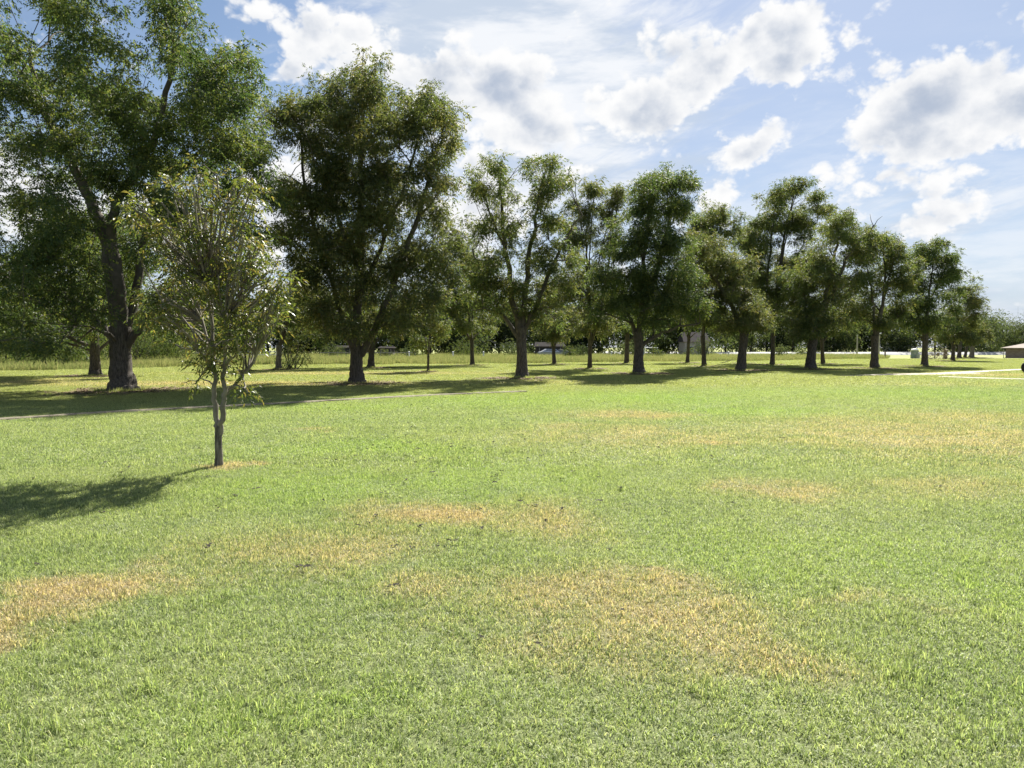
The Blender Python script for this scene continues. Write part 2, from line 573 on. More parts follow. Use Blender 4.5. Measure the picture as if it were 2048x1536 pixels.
# ------------------------------------------------------------------ trees
def leaves_mesh(name, tips, dirs, mat, leaf_l, leaf_w, K, frond, droop=0.35, seed=0, normal_up=0.55, tri=True):
    """compound leaves: each tip carries a frond of K leaflets set left and right of a drooping stalk"""
    r = np.random.default_rng(seed)
    n = len(tips)
    d = dirs + r.normal(0, 0.35, (n, 3))
    d[:, 2] -= droop * r.uniform(0.2, 1.2, n)
    d /= np.linalg.norm(d, axis=1)[:, None] + 1e-9
    up = np.tile(np.array([0, 0, 1.0]), (n, 1)) + r.normal(0, 0.5, (n, 3))
    s = np.cross(d, up); s /= np.linalg.norm(s, axis=1)[:, None] + 1e-9
    t = (np.arange(K) + 0.6) / K
    side = np.where(np.arange(K) % 2 == 0, 1.0, -1.0)
    side[-1] = 0.0
    fl = frond * r.uniform(0.7, 1.25, n)
    base = tips[:, None, :] + d[:, None, :] * (t[None, :, None] * fl[:, None, None])
    base[:, :, 2] -= 0.30 * fl[:, None] * (t[None, :] ** 2)
    ld = d[:, None, :] * 0.75 + s[:, None, :] * side[None, :, None] * 0.85 + r.normal(0, 0.25, (n, K, 3))
    ld[:, :, 2] -= 0.30
    ld /= np.linalg.norm(ld, axis=2)[:, :, None]
    nrm = np.array([0, 0, normal_up]) + r.normal(0, 0.55, (n, K, 3))
    wd = np.cross(ld, nrm); wd /= np.linalg.norm(wd, axis=2)[:, :, None] + 1e-9
    ll = leaf_l * r.uniform(0.65, 1.2, (n, K, 1)); lw = leaf_w * r.uniform(0.7, 1.2, (n, K, 1)) * 0.5
    p0 = base
    p1 = base + ld * ll * 0.45 + wd * lw
    p2 = base + ld * ll; p2 = p2 + np.array([0, 0, -0.12]) * ll
    p3 = base + ld * ll * 0.45 - wd * lw
    if tri:
        q1 = base + ld * ll * 0.22 + wd * lw; q3 = base + ld * ll * 0.22 - wd * lw
        v = np.stack([q3, q1, p2], axis=2).reshape(-1, 3)
        f = np.arange(len(v), dtype=np.int32).reshape(-1, 3)
    else:
        v = np.stack([p0, p1, p2, p3], axis=2).reshape(-1, 3)
        f = np.arange(len(v), dtype=np.int32).reshape(-1, 4)
    return mesh_np(name, v, f, mat)


class Tubes:
    def __init__(self):
        self.v, self.f, self.n = [], [], 0

    def add(self, pts, rad, seg=7, ridge=0.0, seed=0):
        pts = np.asarray(pts, float); rad = np.asarray(rad, float)
        m = len(pts)
        tan = np.gradient(pts, axis=0)
        tan /= np.linalg.norm(tan, axis=1)[:, None] + 1e-9
        ref = np.array([1.0, 0.0, 0.0]) if abs(tan[0][0]) < 0.8 else np.array([0, 1.0, 0])
        a = np.cross(tan, ref); a /= np.linalg.norm(a, axis=1)[:, None] + 1e-9
        b = np.cross(tan, a)
        th = np.linspace(0, 2 * math.pi, seg, endpoint=False)
        rr = rad[:, None] * np.ones((1, seg))
        if ridge:
            q = np.random.default_rng(seed)
            ph = q.uniform(0, 6.28, 5)
            lob = sum(np.cos(kk * th + ph[i]) * amp for i, (kk, amp) in enumerate(((2, .35), (3, .4), (5, .45), (8, .2))))
            fade = np.exp(-np.linspace(0, 4.5, m))[:, None]
            rr = rr * (1 + ridge * lob[None, :] * (0.25 + fade) + q.normal(0, 0.015, (m, seg)))
        v = pts[:, None, :] + (a[:, None, :] * np.cos(th)[None, :, None] + b[:, None, :] * np.sin(th)[None, :, None]) * rr[:, :, None]
        self.v.append(v.reshape(-1, 3))
        i = np.arange(m - 1)[:, None] * seg + np.arange(seg)[None, :]
        j = np.arange(m - 1)[:, None] * seg + (np.arange(seg)[None, :] + 1) % seg
        f = np.stack([i, j, j + seg, i + seg], axis=2).reshape(-1, 4) + self.n
        self.f.append(f)
        self.n += m * seg

    def mesh(self, name, mat, smooth=True):
        return mesh_np(name, np.concatenate(self.v), np.concatenate(self.f), mat, smooth)


def bez(p0, p1, p2, n):
    t = np.linspace(0, 1, n)[:, None]
    return (1 - t) ** 2 * p0 + 2 * t * (1 - t) * p1 + t ** 2 * p2


def build_tree(name, label, group, base_px, trunk_w, fork_py, lobes, mat, cat='tree', limbs=(), dens=2.5, leaf=0.16, seed=1,
               fork_px=None, dead=(), bark=None, twig=None, depth_k=0.85, D=None, frond=None, K=7, lw=0.44, flare=1.0, twigs=380, droop=0.22,
               per_clump=9, clump_r=None, kind=None, trunk_top=None, single=False):
    """lobes: (px, py, rx, ry[, depth offset]) masses of foliage in picture units at the tree's own distance"""
    r = np.random.default_rng(seed)
    bark = bark or M_BARK; twig = twig or M_BARK_TWIG
    base = gnd(*base_px)
    if D is not None:
        base = at(base_px[0], base_px[1], D); base[2] = 0.0
    D = base[1]
    ppm = F_PX / D
    root = empty(name, base)
    tag(root, label, cat, group, kind)
    r0 = trunk_w / ppm / 2 * 0.94
    fx = fork_px if fork_px is not None else base_px[0] + r.uniform(-4, 4)
    fork = at(fx, fork_py, D)
    # trunk
    H = fork[2]
    n = 24
    ts = np.linspace(0, 1, n) ** 1.3
    pts = np.array([base + (fork - base) * t for t in ts])
    wob = np.cumsum(r.normal(0, 0.035 * r0, (n, 3)), 0); wob[:, 2] = 0; wob -= wob[-1] * ts[:, None]
    pts = pts + wob
    z = pts[:, 2]
    rad = r0 * (0.92 + flare * (0.42 * np.exp(-z / (0.38 * r0 + 0.03)) + 0.22 * np.exp(-z / (1.9 * r0 + 0.05))) + 0.06 * np.cos(ts * 5.5))
    pts[0, 2] = -0.05
    tr = Tubes()
    tr.add(pts, rad, 26, 0.07, seed)
    nodes = [(p.copy(), q) for p, q in zip(pts[-6:], rad[-6:])]
    npos = [p for p, _ in nodes]; nrad = [q for _, q in nodes]
    if limbs and limbs[0].get('skip'): npos, nrad = [], []
    br = Tubes()
    fr = rad[-1]
    for lm in limbs:
        lp = np.array([at(x, y, D + dy) for (x, y, dy) in lm['p']])
        # smooth through the given points
        tt = np.linspace(0, len(lp) - 1, (len(lp) - 1) * 5 + 1)
        lp2 = np.stack([np.interp(tt, np.arange(len(lp)), lp[:, i]) for i in range(3)], 1)
        lp2[1:-1] = (lp2[:-2] + 2 * lp2[1:-1] + lp2[2:]) / 4
        lp2[2:-1] += r.normal(0, 0.0010 * D, lp2[2:-1].shape)
        rr = np.linspace(lm['r'][0], lm['r'][1], len(lp2)) / ppm
        br.add(lp2, rr, 9, 0.04, seed + 3)
        if not lm.get('bare'):
            for p, q in zip(lp2[lm.get('skip', 2):], rr[lm.get('skip', 2):]):
                npos.append(p); nrad.append(q)
    # main leaders carrying the trunk on into the crown
    if len(limbs) < 3 and len(lobes) >= 2:
        hi = sorted(lobes, key=lambda l: l[1])
        pick = [hi[0], min(lobes, key=lambda l: l[0] - fx + 0.3 * l[1]), max(lobes, key=lambda l: l[0] - fx - 0.3 * l[1])]
        for j, l in enumerate(pick):
            tgt = at(l[0], l[1] + l[3] * 0.4, D + (l[4] if len(l) > 4 else r.uniform(-.6, .6)))
            p0 = pts[-4] if j else pts[-3]
            vec = tgt - p0; dd0 = np.linalg.norm(vec)
            midp = p0 + np.array([vec[0] * 0.28, vec[1] * 0.28, max(vec[2], 0.4 * dd0) * 0.55]) + r.normal(0, 0.04 * dd0, 3)
            m = max(6, int(dd0 / 0.4))
            bb = bez(p0, midp, tgt, m); bb[2:-1] += r.normal(0, 0.03, (m - 3, 3))
            rr = np.linspace(fr * (0.80 if j == 0 else 0.58), max(0.02, fr * 0.12), m) * (1 - 0.25 * np.sin(np.linspace(0, math.pi, m)))
            br.add(bb, rr, 9, 0.04, seed + j)
            for p, q in zip(bb[3:], rr[3:]):
                npos.append(p); nrad.append(q)
    # lobes into the place, filling the crown's depth
    L = []
    xs = np.array([l[0] for l in lobes]); ws = np.array([l[2] for l in lobes])
    cx = (np.min(xs - ws) + np.max(xs + ws)) / 2
    halfw = (np.max(xs + ws) - np.min(xs - ws)) / 2 / ppm
    for l in lobes:
        px, py, rx, ry = l[:4]
        rw, rh = rx / ppm, ry / ppm
        if len(l) > 4:
            L.append((at(px, py, D + l[4]), rw, rh, (rw + rh) / 2)); continue
        xo = abs(px - cx) / ppm
        rng_ = math.sqrt(max(0.0, halfw ** 2 - xo ** 2)) * depth_k
        rd = (rw + rh) / 2
        span = max(0.0, rng_ - rd * 0.8)
        if span > 1.0 * rd:
            offs = [span * r.uniform(0.45, 0.95), -span * r.uniform(0.45, 0.95)]
            if span > 2.4 * rd:
                offs.append(r.uniform(-0.2, 0.2) * span)
        else:
            offs = [r.uniform(-1, 1) * span]
        for o_ in offs:
            L.append((at(px + r.uniform(-6, 6) * ppm / 40, py, D + o_), rw * D / (D + o_) ** 1.0 * (D + o_) / D, rh, rd))
    # small outlying sprays that break up the outline of each mass
    extra = []
    for (c, rw, rh, rd) in L:
        if rd < 0.13: continue
        for _ in range(3):
            u = r.normal(0, 1, 3); u /= np.linalg.norm(u)
            k_ = r.uniform(0.18, 0.36)
            extra.append((c + u * np.array([rw, rd, rh]) * r.uniform(0.98, 1.30), rw * k_, rh * k_, rd * k_))
    L += extra
    L.sort(key=lambda q: np.linalg.norm(q[0] - fork))
    for (c, rw, rh, rd) in L:
        P = np.array(npos)
        dv = c - P
        dist = np.linalg.norm(dv, axis=1)
        cosu = dv[:, 2] / (dist + 1e-6)
        cost = dist * (1 + 0.9 * (1 - cosu)) + np.where(np.array(nrad) < 0.02, 2.0, 0)
        i = int(np.argmin(cost))
        d = dist[i]
        if d < 0.3: continue
        q0 = min(nrad[i] * 0.75, 0.018 + 0.022 * d + 0.018 * rd)
        mid = P[i] + dv[i] * 0.5 + np.array([0, 0, 0.10 * d]) + r.normal(0, 0.07 * d, 3)
        m = max(4, int(d / 0.45))
        b = bez(P[i], mid, c, m)
        b[1:-1] += r.normal(0, 0.035, (m - 2, 3))
        rr = np.linspace(q0, max(0.012, q0 * 0.3), m)
        br.add(b, rr, 6)
        for p, q in zip(b[1:], rr[1:]):
            npos.append(p); nrad.append(q)
    # clumps of foliage in the lobes
    dens = dens * DENS
    LEAFS = 0.92 if DENS > 1 else 1.0
    la = leaf * leaf * lw * 0.50 * LEAFS ** 2
    C, Rr = [], []
    for (c, rw, rh, rd) in L:
        cr = clump_r or (0.20 + 0.05 * rd)
        area = math.pi * rw * rh
        cnt = max(2, int(dens * area / (la * K * per_clump) * (1.0 / max(1.0, len(L) / 3 / len(lobes)) ** 0.5)))
        u = r.normal(0, 1, (cnt, 3)); u /= np.linalg.norm(u, axis=1)[:, None]
        # each mass is a handful of smaller bunches with air between them
        ns = max(3, min(int(cnt / 4), int(9 + 7.0 * rd)))
        us = r.normal(0, 1, (ns, 3)); us /= np.linalg.norm(us, axis=1)[:, None]
        sc_ = c + us * np.array([rw, rd, rh]) * r.uniform(0.15, 1.02, ns)[:, None]
        sr_ = r.uniform(0.11, 0.29, ns)
        wgt = sr_ ** 2; wgt /= wgt.sum()
        si = r.choice(ns, cnt, p=wgt)
        rad_ = r.uniform(0.05, 1.0, cnt) ** 0.45
        C.append(sc_[si] + u * np.array([rw, rd, rh * 0.85]) * (rad_ * sr_[si])[:, None]); Rr.append(np.full(cnt, cr))
    C = np.concatenate(C); Rr = np.concatenate(Rr)
    C[:, 2] = np.maximum(C[:, 2], 0.35)
    P = np.array(npos)
    idx = r.permutation(len(C))[:twigs]
    for i in idx:
        dv = C[i] - P
        dd = np.linalg.norm(dv, axis=1) + 0.6 * np.maximum(0, -dv[:, 2])
        k = int(np.argmin(dd))
        d = np.linalg.norm(dv[k])
        if d > 3.2 or d < 0.1: continue
        mid = P[k] + dv[k] * 0.5 + r.normal(0, 0.10 * d, 3)
        b = bez(P[k], mid, C[i], 4)
        q = min(nrad[k] * 0.7, 0.010 + 0.009 * d)
        br.add(b, np.linspace(q, 0.005 + 0.0001 * D, 4), 4)
    for dd_ in dead:
        lp = np.array([at(x, y, D + dy) for (x, y, dy) in dd_])
        br.add(lp, np.linspace(0.035, 0.010, len(lp)), 4)
    n = len(C)
    rep = r.poisson(per_clump, n)
    ci = np.repeat(np.arange(n), rep)
    off = r.normal(0, 1, (len(ci), 3)) * np.array([1, 1, 0.62])
    tips = C[ci] + off * Rr[ci][:, None] * 0.62
    dirs = off / (np.linalg.norm(off, axis=1)[:, None] + 1e-6)
    fl = frond or leaf * 1.9
    lm_ = leaves_mesh("crown", tips - base, dirs, mat, leaf * LEAFS, leaf * LEAFS * lw, K, fl, droop, seed + 11, tri=(name != 'sapling'))
    tm = tr.mesh("trunk", bark)
    tm.vertices.foreach_set('co', (np.concatenate(tr.v) - base).astype(np.float32).ravel())
    link(bpy.data.objects.new("trunk", tm), root)
    if br.n:
        bm_ = br.mesh("branches", twig)
        bm_.vertices.foreach_set('co', (np.concatenate(br.v) - base).astype(np.float32).ravel())
        link(bpy.data.objects.new("branches", bm_), root)
    crown = bpy.data.objects.new("crown", lm_)
    link(crown, root)
    return root, len(lm_.polygons)


# ================================================================== THE SETTING
# one sheet of ground to the horizon
gx = np.concatenate([np.linspace(-2500, -120, 12), np.linspace(-110, 110, 89), np.linspace(120, 2500, 12)])
gy = np.concatenate([np.linspace(-400, -12, 8), np.linspace(-10, 130, 71), np.linspace(140, 3500, 24)])
X, Y = np.meshgrid(gx, gy)
gv = np.stack([X, Y, np.zeros_like(X)], 2).reshape(-1, 3)
nx = len(gx)
ii = (np.arange(len(gy) - 1)[:, None] * nx + np.arange(nx - 1)[None, :]).ravel()
gf = np.stack([ii, ii + 1, ii + nx + 1, ii + nx], 1)
ground = link(bpy.data.objects.new("ground", mesh_np("ground", gv, gf, M_GROUND)))
tag(ground, "mown green lawn with dry brown patches reaching to the orchard", kind='structure')


def ribbon(name, centre, widths, z, mat, label, jag=0.05, seed=0, step=0.35, crown=0.0, tilt=0.0):
    r = np.random.default_rng(seed)
    c = np.array(centre, float)[:, :2]
    seg = np.linalg.norm(np.diff(c, axis=0), axis=1); s = np.concatenate([[0], np.cumsum(seg)])
    m = max(3, int(s[-1] / step))
    t = np.linspace(0, s[-1], m)
    x = np.interp(t, s, c[:, 0]); y = np.interp(t, s, c[:, 1]); wd = np.interp(t, s, widths)
    for _ in range(4):
        x[1:-1] = (x[:-2] + x[1:-1] * 2 + x[2:]) / 4; y[1:-1] = (y[:-2] + y[1:-1] * 2 + y[2:]) / 4
    tx, ty = np.gradient(x), np.gradient(y)
    l = np.hypot(tx, ty); nxx, nyy = -ty / l, tx / l
    k = np.array([-0.5, -0.42, -0.2, 0.0, 0.2, 0.42, 0.5])
    zz = np.array([-0.02, z * 0.7, z * 0.95, z + crown, z * 0.95, z * 0.7, -0.02])
    V = np.zeros((m, 7, 3))
    for q in range(7):
        jj = r.normal(0, jag, m) if q in (0, 1, 5, 6) else 0
        V[:, q, 0] = x + nxx * (wd * k[q] + jj); V[:, q, 1] = y + nyy * (wd * k[q] + jj)
        V[:, q, 2] = zz[q] + (r.normal(0, 0.004, m) + tilt * (k[q] + 0.5) if 0 < q < 6 else 0)
    ii = (np.arange(m - 1)[:, None] * 7 + np.arange(6)[None, :]).ravel()
    f = np.stack([ii, ii + 7, ii + 8, ii + 1], 1)
    o = link(bpy.data.objects.new(name, mesh_np(name, V.reshape(-1, 3), f, mat, True)))
    return tag(o, label, kind='structure')


M_DIRT = plain("pale_dirt", (0.19, 0.165, 0.115), 0.95, 6.0, 0.3, 0.5)
M_GRAVEL = plain("pale_gravel", (0.40, 0.35, 0.285), 0.95, 5.0, 0.30, 0.8)
M_CONC = plain("concrete", (0.46, 0.43, 0.36), 0.85, 2.0, 0.12, 0.2)
M_ASPH = plain("road_surface", (0.33, 0.33, 0.325), 0.85, 0.6, 0.10)
track_px = [(-260, 862), (-40, 843), (0, 841), (200, 827), (430, 815), (600, 806), (760, 797), (900, 790), (1050, 784)]
ribbon("dirt_track", [gnd(*p) for p in track_px], [0.36] * 9, 0.06, M_DIRT, "narrow worn dirt track along the front of the orchard", 0.05, 1)
track_px2 = [(1400, 770), (1560, 762), (1700, 754), (1760, 750), (1830, 748.5)]
ribbon("gravel_drive", [gnd(*p) for p in [(1690, 752.5), (1760, 750), (1850, 748.5), (1930, 747)]], [0.3, 1.6, 3.0, 3.4], 0.045, M_GRAVEL,
       "pale gravel patch where the drive meets the two concrete strips", 0.18, 2)
ribbon("concrete_path", [gnd(*p) for p in [(1900, 747.0), (1960, 743.6), (2048, 739.2), (2300, 731)]], [2.2, 1.3, 1.2, 1.2], 0.05, M_CONC,
       "upper pale concrete strip running to the right past the tyre", 0.03, 3)
ribbon("concrete_path", [gnd(*p) for p in [(1880, 754.0), (1960, 756.6), (2048, 759.5), (2300, 764)]], [0.7, 0.65, 0.65, 0.65], 0.05, M_CONC,
       "lower pale concrete strip nearest the lawn at the right", 0.03, 4)
# the public road far behind, a pale line between the trunks
ribbon("road", [(8, 232, 0), (34, 200, 0), (52, 182, 0), (75, 178, 0), (130, 186, 0), (260, 204, 0)], [7.5] * 6, 0.45, M_ASPH,
       "pale sunlit road passing behind the orchard", 0.05, 5, step=4.0, tilt=0.38)


# ------------------------------------------------------------------ grass blades (ground cover, nobody could count it)
def blade_patch(name, size, count, length, width, lean, seed, mat, tuft=9, lenvar=0.35, zscale=1.0):
    r = np.random.default_rng(seed)
    nt_ = max(1, count // tuft)
    tc_ = r.uniform(-size / 2, size / 2, (nt_, 2))
    ti = r.integers(0, nt_, count)
    p = tc_[ti] + r.normal(0, 0.022 * max(1, width / 0.004), (count, 2))
    p = (p + size / 2) % size - size / 2
    tdir = r.uniform(0, 6.283, nt_)[ti] + r.normal(0, 1.1, count)
    ln = length * np.clip(r.normal(1, lenvar, count), 0.35, 2.0) * (0.75 + 0.5 * r.random(nt_)[ti])
    lean_ = np.abs(r.normal(lean, 0.35, count))
    hd = np.stack([np.cos(tdir), np.sin(tdir)], 1)
    wa = r.uniform(0, 6.283, count)
    wv_ = np.stack([np.cos(wa), np.sin(wa)], 1) * (width * r.uniform(0.6, 1.2, count))[:, None] / 2
    V = np.zeros((count, 5, 3))
    h1 = ln * 0.55; h2 = ln
    V[:, 0, :2] = p - wv_; V[:, 1, :2] = p + wv_
    m = p + hd * (h1 * np.sin(lean_ * 0.6))[:, None]
    V[:, 2, :2] = m + wv_ * 0.85; V[:, 3, :2] = m - wv_ * 0.85
    V[:, 2, 2] = V[:, 3, 2] = h1 * np.cos(lean_ * 0.6) * zscale
    V[:, 4, :2] = m + hd * ((h2 - h1) * np.sin(np.clip(lean_ * 1.6, 0, 1.9)))[:, None]
    V[:, 4, 2] = V[:, 2, 2] + (h2 - h1) * np.cos(np.clip(lean_ * 1.6, 0, 1.9)) * zscale
    V[:, :2, 2] = -0.004
    b = np.arange(count)[:, None] * 5
    q = np.concatenate([b + np.array([0, 1, 2]), b + np.array([0, 2, 3]), b + np.array([3, 2, 4])], 0)
    me = mesh_np(name, V.reshape(-1, 3), q, mat)
    return bpy.data.objects.new(name, me)


def scatter(name, pts, sources, label, seed=0, scale=(1.0, 1.0), quarter=True, zs=(0.8, 1.2)):
    """one ground cover object: its points carry copies of the given patches of blades"""
    r = np.random.default_rng(seed)
    pts = np.asarray(pts, np.float32); n = len(pts)
    me = bpy.data.meshes.new(name)
    me.vertices.add(n); me.vertices.foreach_set('co', pts.ravel())
    a = me.attributes.new('turn', 'FLOAT', 'POINT')
    a.data.foreach_set('value', ((r.integers(0, 4, n) * math.pi / 2) if quarter else r.uniform(0, 6.283, n)).astype(np.float32))
    a = me.attributes.new('pick', 'INT', 'POINT'); a.data.foreach_set('value', r.integers(0, len(sources), n).astype(np.int32))
    a = me.attributes.new('size', 'FLOAT_VECTOR', 'POINT')
    sc = r.uniform(scale[0], scale[1], n)
    a.data.foreach_set('vector', np.stack([sc, sc, sc * r.uniform(zs[0], zs[1], n)], 1).astype(np.float32).ravel())
    o = link(bpy.data.objects.new(name, me))
    g = bpy.data.node_groups.new(name + "_spread", 'GeometryNodeTree')
    g.interface.new_socket("Geometry", in_out='INPUT', socket_type='NodeSocketGeometry')
    g.interface.new_socket("Geometry", in_out='OUTPUT', socket_type='NodeSocketGeometry')
    gi = g.nodes.new('NodeGroupInput'); go = g.nodes.new('NodeGroupOutput')
    iop = g.nodes.new('GeometryNodeInstanceOnPoints')
    g2i = g.nodes.new('GeometryNodeGeometryToInstance')
    for s in reversed(sources):
        oi = g.nodes.new('GeometryNodeObjectInfo'); oi.inputs['Object'].default_value = s
        oi.inputs['As Instance'].default_value = True
        g.links.new(oi.outputs['Geometry'], g2i.inputs[0])

    def attr(nm, typ):
        q = g.nodes.new('GeometryNodeInputNamedAttribute'); q.data_type = typ; q.inputs['Name'].default_value = nm
        return q.outputs['Attribute']
    cx_ = g.nodes.new('ShaderNodeCombineXYZ'); g.links.new(attr('turn', 'FLOAT'), cx_.inputs[2])
    rot = g.nodes.new('FunctionNodeEulerToRotation'); g.links.new(cx_.outputs[0], rot.inputs[0])
    g.links.new(gi.outputs[0], iop.inputs['Points'])
    g.links.new(g2i.outputs[0], iop.inputs['Instance'])
    iop.inputs['Pick Instance'].default_value = True
    g.links.new(attr('pick', 'INT'), iop.inputs['Instance Index'])
    g.links.new(rot.outputs[0], iop.inputs['Rotation'])
    g.links.new(attr('size', 'FLOAT_VECTOR'), iop.inputs['Scale'])
    g.links.new(iop.outputs[0], go.inputs[0])
    md = o.modifiers.new("spread", 'NODES'); md.node_group = g
    return tag(o, label, kind='stuff')


def near_track(x, y):
    c = np.array([gnd(*p)[:2] for p in track_px])
    d = 1e9
    for i in range(len(c) - 1):
        ab = c[i + 1] - c[i]; t = np.clip(np.dot((np.array([x, y]) - c[i]), ab) / np.dot(ab, ab), 0, 1)
        d = min(d, np.linalg.norm(np.array([x, y]) - c[i] - ab * t))
    return d


near_src = [blade_patch("grass_patch", 1.0, 11000, 0.036, 0.0044, 0.95, 20 + i, M_BLADE) for i in range(4)]
mid_src = [blade_patch("grass_patch", 1.0, 3600, 0.042, 0.0078, 0.9, 30 + i, M_BLADE, tuft=7) for i in range(4)]
far_src = [blade_patch("grass_patch", 2.0, 3200, 0.050, 0.018, 0.9, 40 + i, M_BLADE, tuft=6) for i in range(3)]
SEAM = 11.0
near_pts, mid_pts, far_pts = [], [], []
for yy in np.arange(1.5, 34, 1.0):
    hw = yy * 0.72 + 2.5
    for xx in np.arange(-math.ceil(hw) - 0.0, math.ceil(hw) + 1, 1.0):
        (near_pts if yy < SEAM else mid_pts).append((xx, yy, 0))
for yy in np.arange(35.0, 118, 2.0):
    hw = yy * 0.72 + 4
    for xx in np.arange(-math.ceil(hw / 2) * 2.0, math.ceil(hw / 2) * 2.0 + 1, 2.0):
        far_pts.append((xx, yy, 0))
scatter("lawn_grass", near_pts, near_src, "short green grass blades of the near lawn", 1)
scatter("lawn_grass", mid_pts, mid_src, "short green grass of the lawn around and beyond the sapling", 2)
scatter("lawn_grass", far_pts, far_src, "short grass under and beyond the orchard trees", 3)


def simple_blades(name, c1, c2, c3, trans=0.45):
    m, nt, out = new_mat(name)
    geo = nt.node('ShaderNodeNewGeometry')
    nz = nt.noise(geo.outputs['Position'], 0.12, 3.0, 0.6)
    c = nt.mix(nt.smooth(nz, 0.38, 0.62), c1, c2)
    c = nt.mix(nt.smooth(geo.outputs['Random Per Island'], 0.55, 0.9), c, c3)
    b = nt.node('ShaderNodeBsdfDiffuse'); nt.setin(b.inputs['Color'], c)
    tr = nt.node('ShaderNodeBsdfTranslucent'); nt.setin(tr.inputs['Color'], nt.mix(1.0, c, (1.3, 1.35, 0.9), 'MULTIPLY'))
    mx = nt.node('ShaderNodeMixShader'); mx.inputs[0].default_value = trans
    nt.l.new(b.outputs[0], mx.inputs[1]); nt.l.new(tr.outputs[0], mx.inputs[2]); nt.l.new(mx.outputs[0], out.inputs[0])
    return m


M_MEADOW = simple_blades("meadow_blade", (0.155, 0.19, 0.075), (0.20, 0.215, 0.09), (0.29, 0.26, 0.14))
mead_src = [blade_patch("meadow_patch", 3.0, 1500, 0.40, 0.024, 0.30, 50 + i, M_MEADOW, tuft=5, lenvar=0.3) for i in range(3)]
mp = []
edge_px = [(-300, 748), (0, 743), (230, 738), (480, 730.5), (900, 728), (1200, 724.5), (1500, 722), (1640, 719.5), (1750, 717.5), (1790, 716)]
edge = np.array([gnd(*p)[:2] for p in edge_px])
for yy in np.arange(48, 150, 2.6):
    for xx in np.arange(-yy * 0.78, yy * 0.50, 2.6):
        ey = np.interp(xx / yy, edge[:, 0] / edge[:, 1], edge[:, 1])
        if yy > ey + rng.uniform(-0.8, 2.5):
            mp.append((xx + rng.uniform(-.6, .6), yy + rng.uniform(-.6, .6), 0))
scatter("meadow_grass", mp, mead_src, "tall pale unmown grass in the meadow behind the orchard", 4, (0.8, 1.25), False, (0.6, 1.3))

# longer darker tufts standing here and there in the lawn
tuft_src = []
for q in range(4):
    t_ = blade_patch("grass_tuft", 0.16, 46 + 10 * q, 0.046, 0.0048, 0.7, 80 + q, M_BLADE, tuft=20, lenvar=0.25)
    tuft_src.append(t_)
tr_g = np.random.default_rng(5)
tp = []
for _ in range(1500):
    yy = 1.8 + 12 * tr_g.random() ** 0.8
    xx = tr_g.uniform(-1, 1) * (yy * 0.72 + 0.5)
    if math.sin(xx * 1.3 + 2) * math.sin(yy * 1.1) + tr_g.normal(0, .5) > 0.1: tp.append((xx, yy, 0))
scatter("grass_tufts", tp, tuft_src, "slightly longer tufts standing out of the mown lawn", 6, (0.7, 1.3), False, (0.8, 1.4))

# ================================================================== THE SAPLING
NF = 0
DENS = 1.0
G_FRONT, G_BACK = "big pecan trees of the front row", "pecan trees of the back rows"
sap_lobes = [(430, 350, 50, 30), (360, 400, 45, 36), (405, 420, 62, 42), (475, 405, 52, 42), (315, 455, 45, 42), (375, 480, 64, 46), (445, 475, 62, 46), (505, 475, 38, 42),
             (310, 530, 42, 40), (365, 560, 62, 42), (440, 550, 66, 42), (505, 545, 42, 38), (325, 610, 52, 32), (400, 620, 66, 36), (475, 620, 58, 36), (540, 610, 26, 36),
             (575, 560, 14, 34), (330, 660, 42, 22), (410, 685, 60, 26), (485, 680, 44, 26), (385, 768, 22, 6, 0.2), (405, 720, 30, 14, 0.0),
             (495, 778, 14, 5, -0.2), (465, 735, 24, 16, 0.0), (285, 610, 20, 22)]
sap_lobes = [(432 + (l[0] - 432) * 0.88, l[1], l[2] * 0.92, *l[3:]) for l in sap_lobes]
sap_limbs = [dict(p=[(437, 868, 0), (434, 838, 0), (429, 790, 0), (428, 740, 0), (425, 660, 0.1), (418, 560, 0.1), (425, 430, 0.2), (428, 360, 0.2)], r=(6.0, 1.2), skip=16),
             dict(p=[(440, 868, 0), (446, 832, -0.05), (449, 780, -0.05), (447, 720, 0), (450, 640, -0.1), (458, 540, -0.2), (470, 400, -0.1)], r=(6.0, 1.2), skip=14),
             dict(p=[(449, 790, 0), (480, 760, 0.1), (520, 700, 0.1), (555, 640, 0.1), (578, 580, 0.1), (592, 520, 0.1)], r=(3.8, 0.8), skip=6),
             dict(p=[(428, 720, 0), (405, 640, 0.1), (370, 560, 0.2), (345, 480, 0.2), (335, 420, 0.2)], r=(3.4, 0.8)),
             dict(p=[(428, 745, 0), (390, 690, -0.2), (345, 640, -0.3), (300, 560, -0.3), (275, 500, -0.3)], r=(3.2, 0.7)),
             dict(p=[(448, 700, 0), (470, 620, 0.2), (492, 540, 0.25), (505, 450, 0.3), (508, 400, 0.3)], r=(3.2, 0.8)),
             dict(p=[(425, 650, 0), (405, 540, -0.1), (392, 430, -0.2), (380, 370, -0.2)], r=(2.8, 0.7)),
             dict(p=[(449, 680, 0), (490, 640, -0.2), (530, 580, -0.3), (560, 510, -0.3)], r=(2.6, 0.6)),
             dict(p=[(449, 735, 0), (480, 700, -0.3), (520, 660, -0.6), (555, 640, -0.7)], r=(2.2, 0.6)),
             dict(p=[(428, 700, 0), (385, 660, 0.4), (340, 620, 0.7), (300, 600, 0.8)], r=(2.4, 0.6)),
             dict(p=[(429, 770, 0), (405, 758, 0.1), (365, 764, 0.2)], r=(1.8, 0.6), skip=6),
             dict(p=[(449, 775, 0), (475, 770, -0.1), (505, 785, -0.2)], r=(1.6, 0.5), skip=6)]
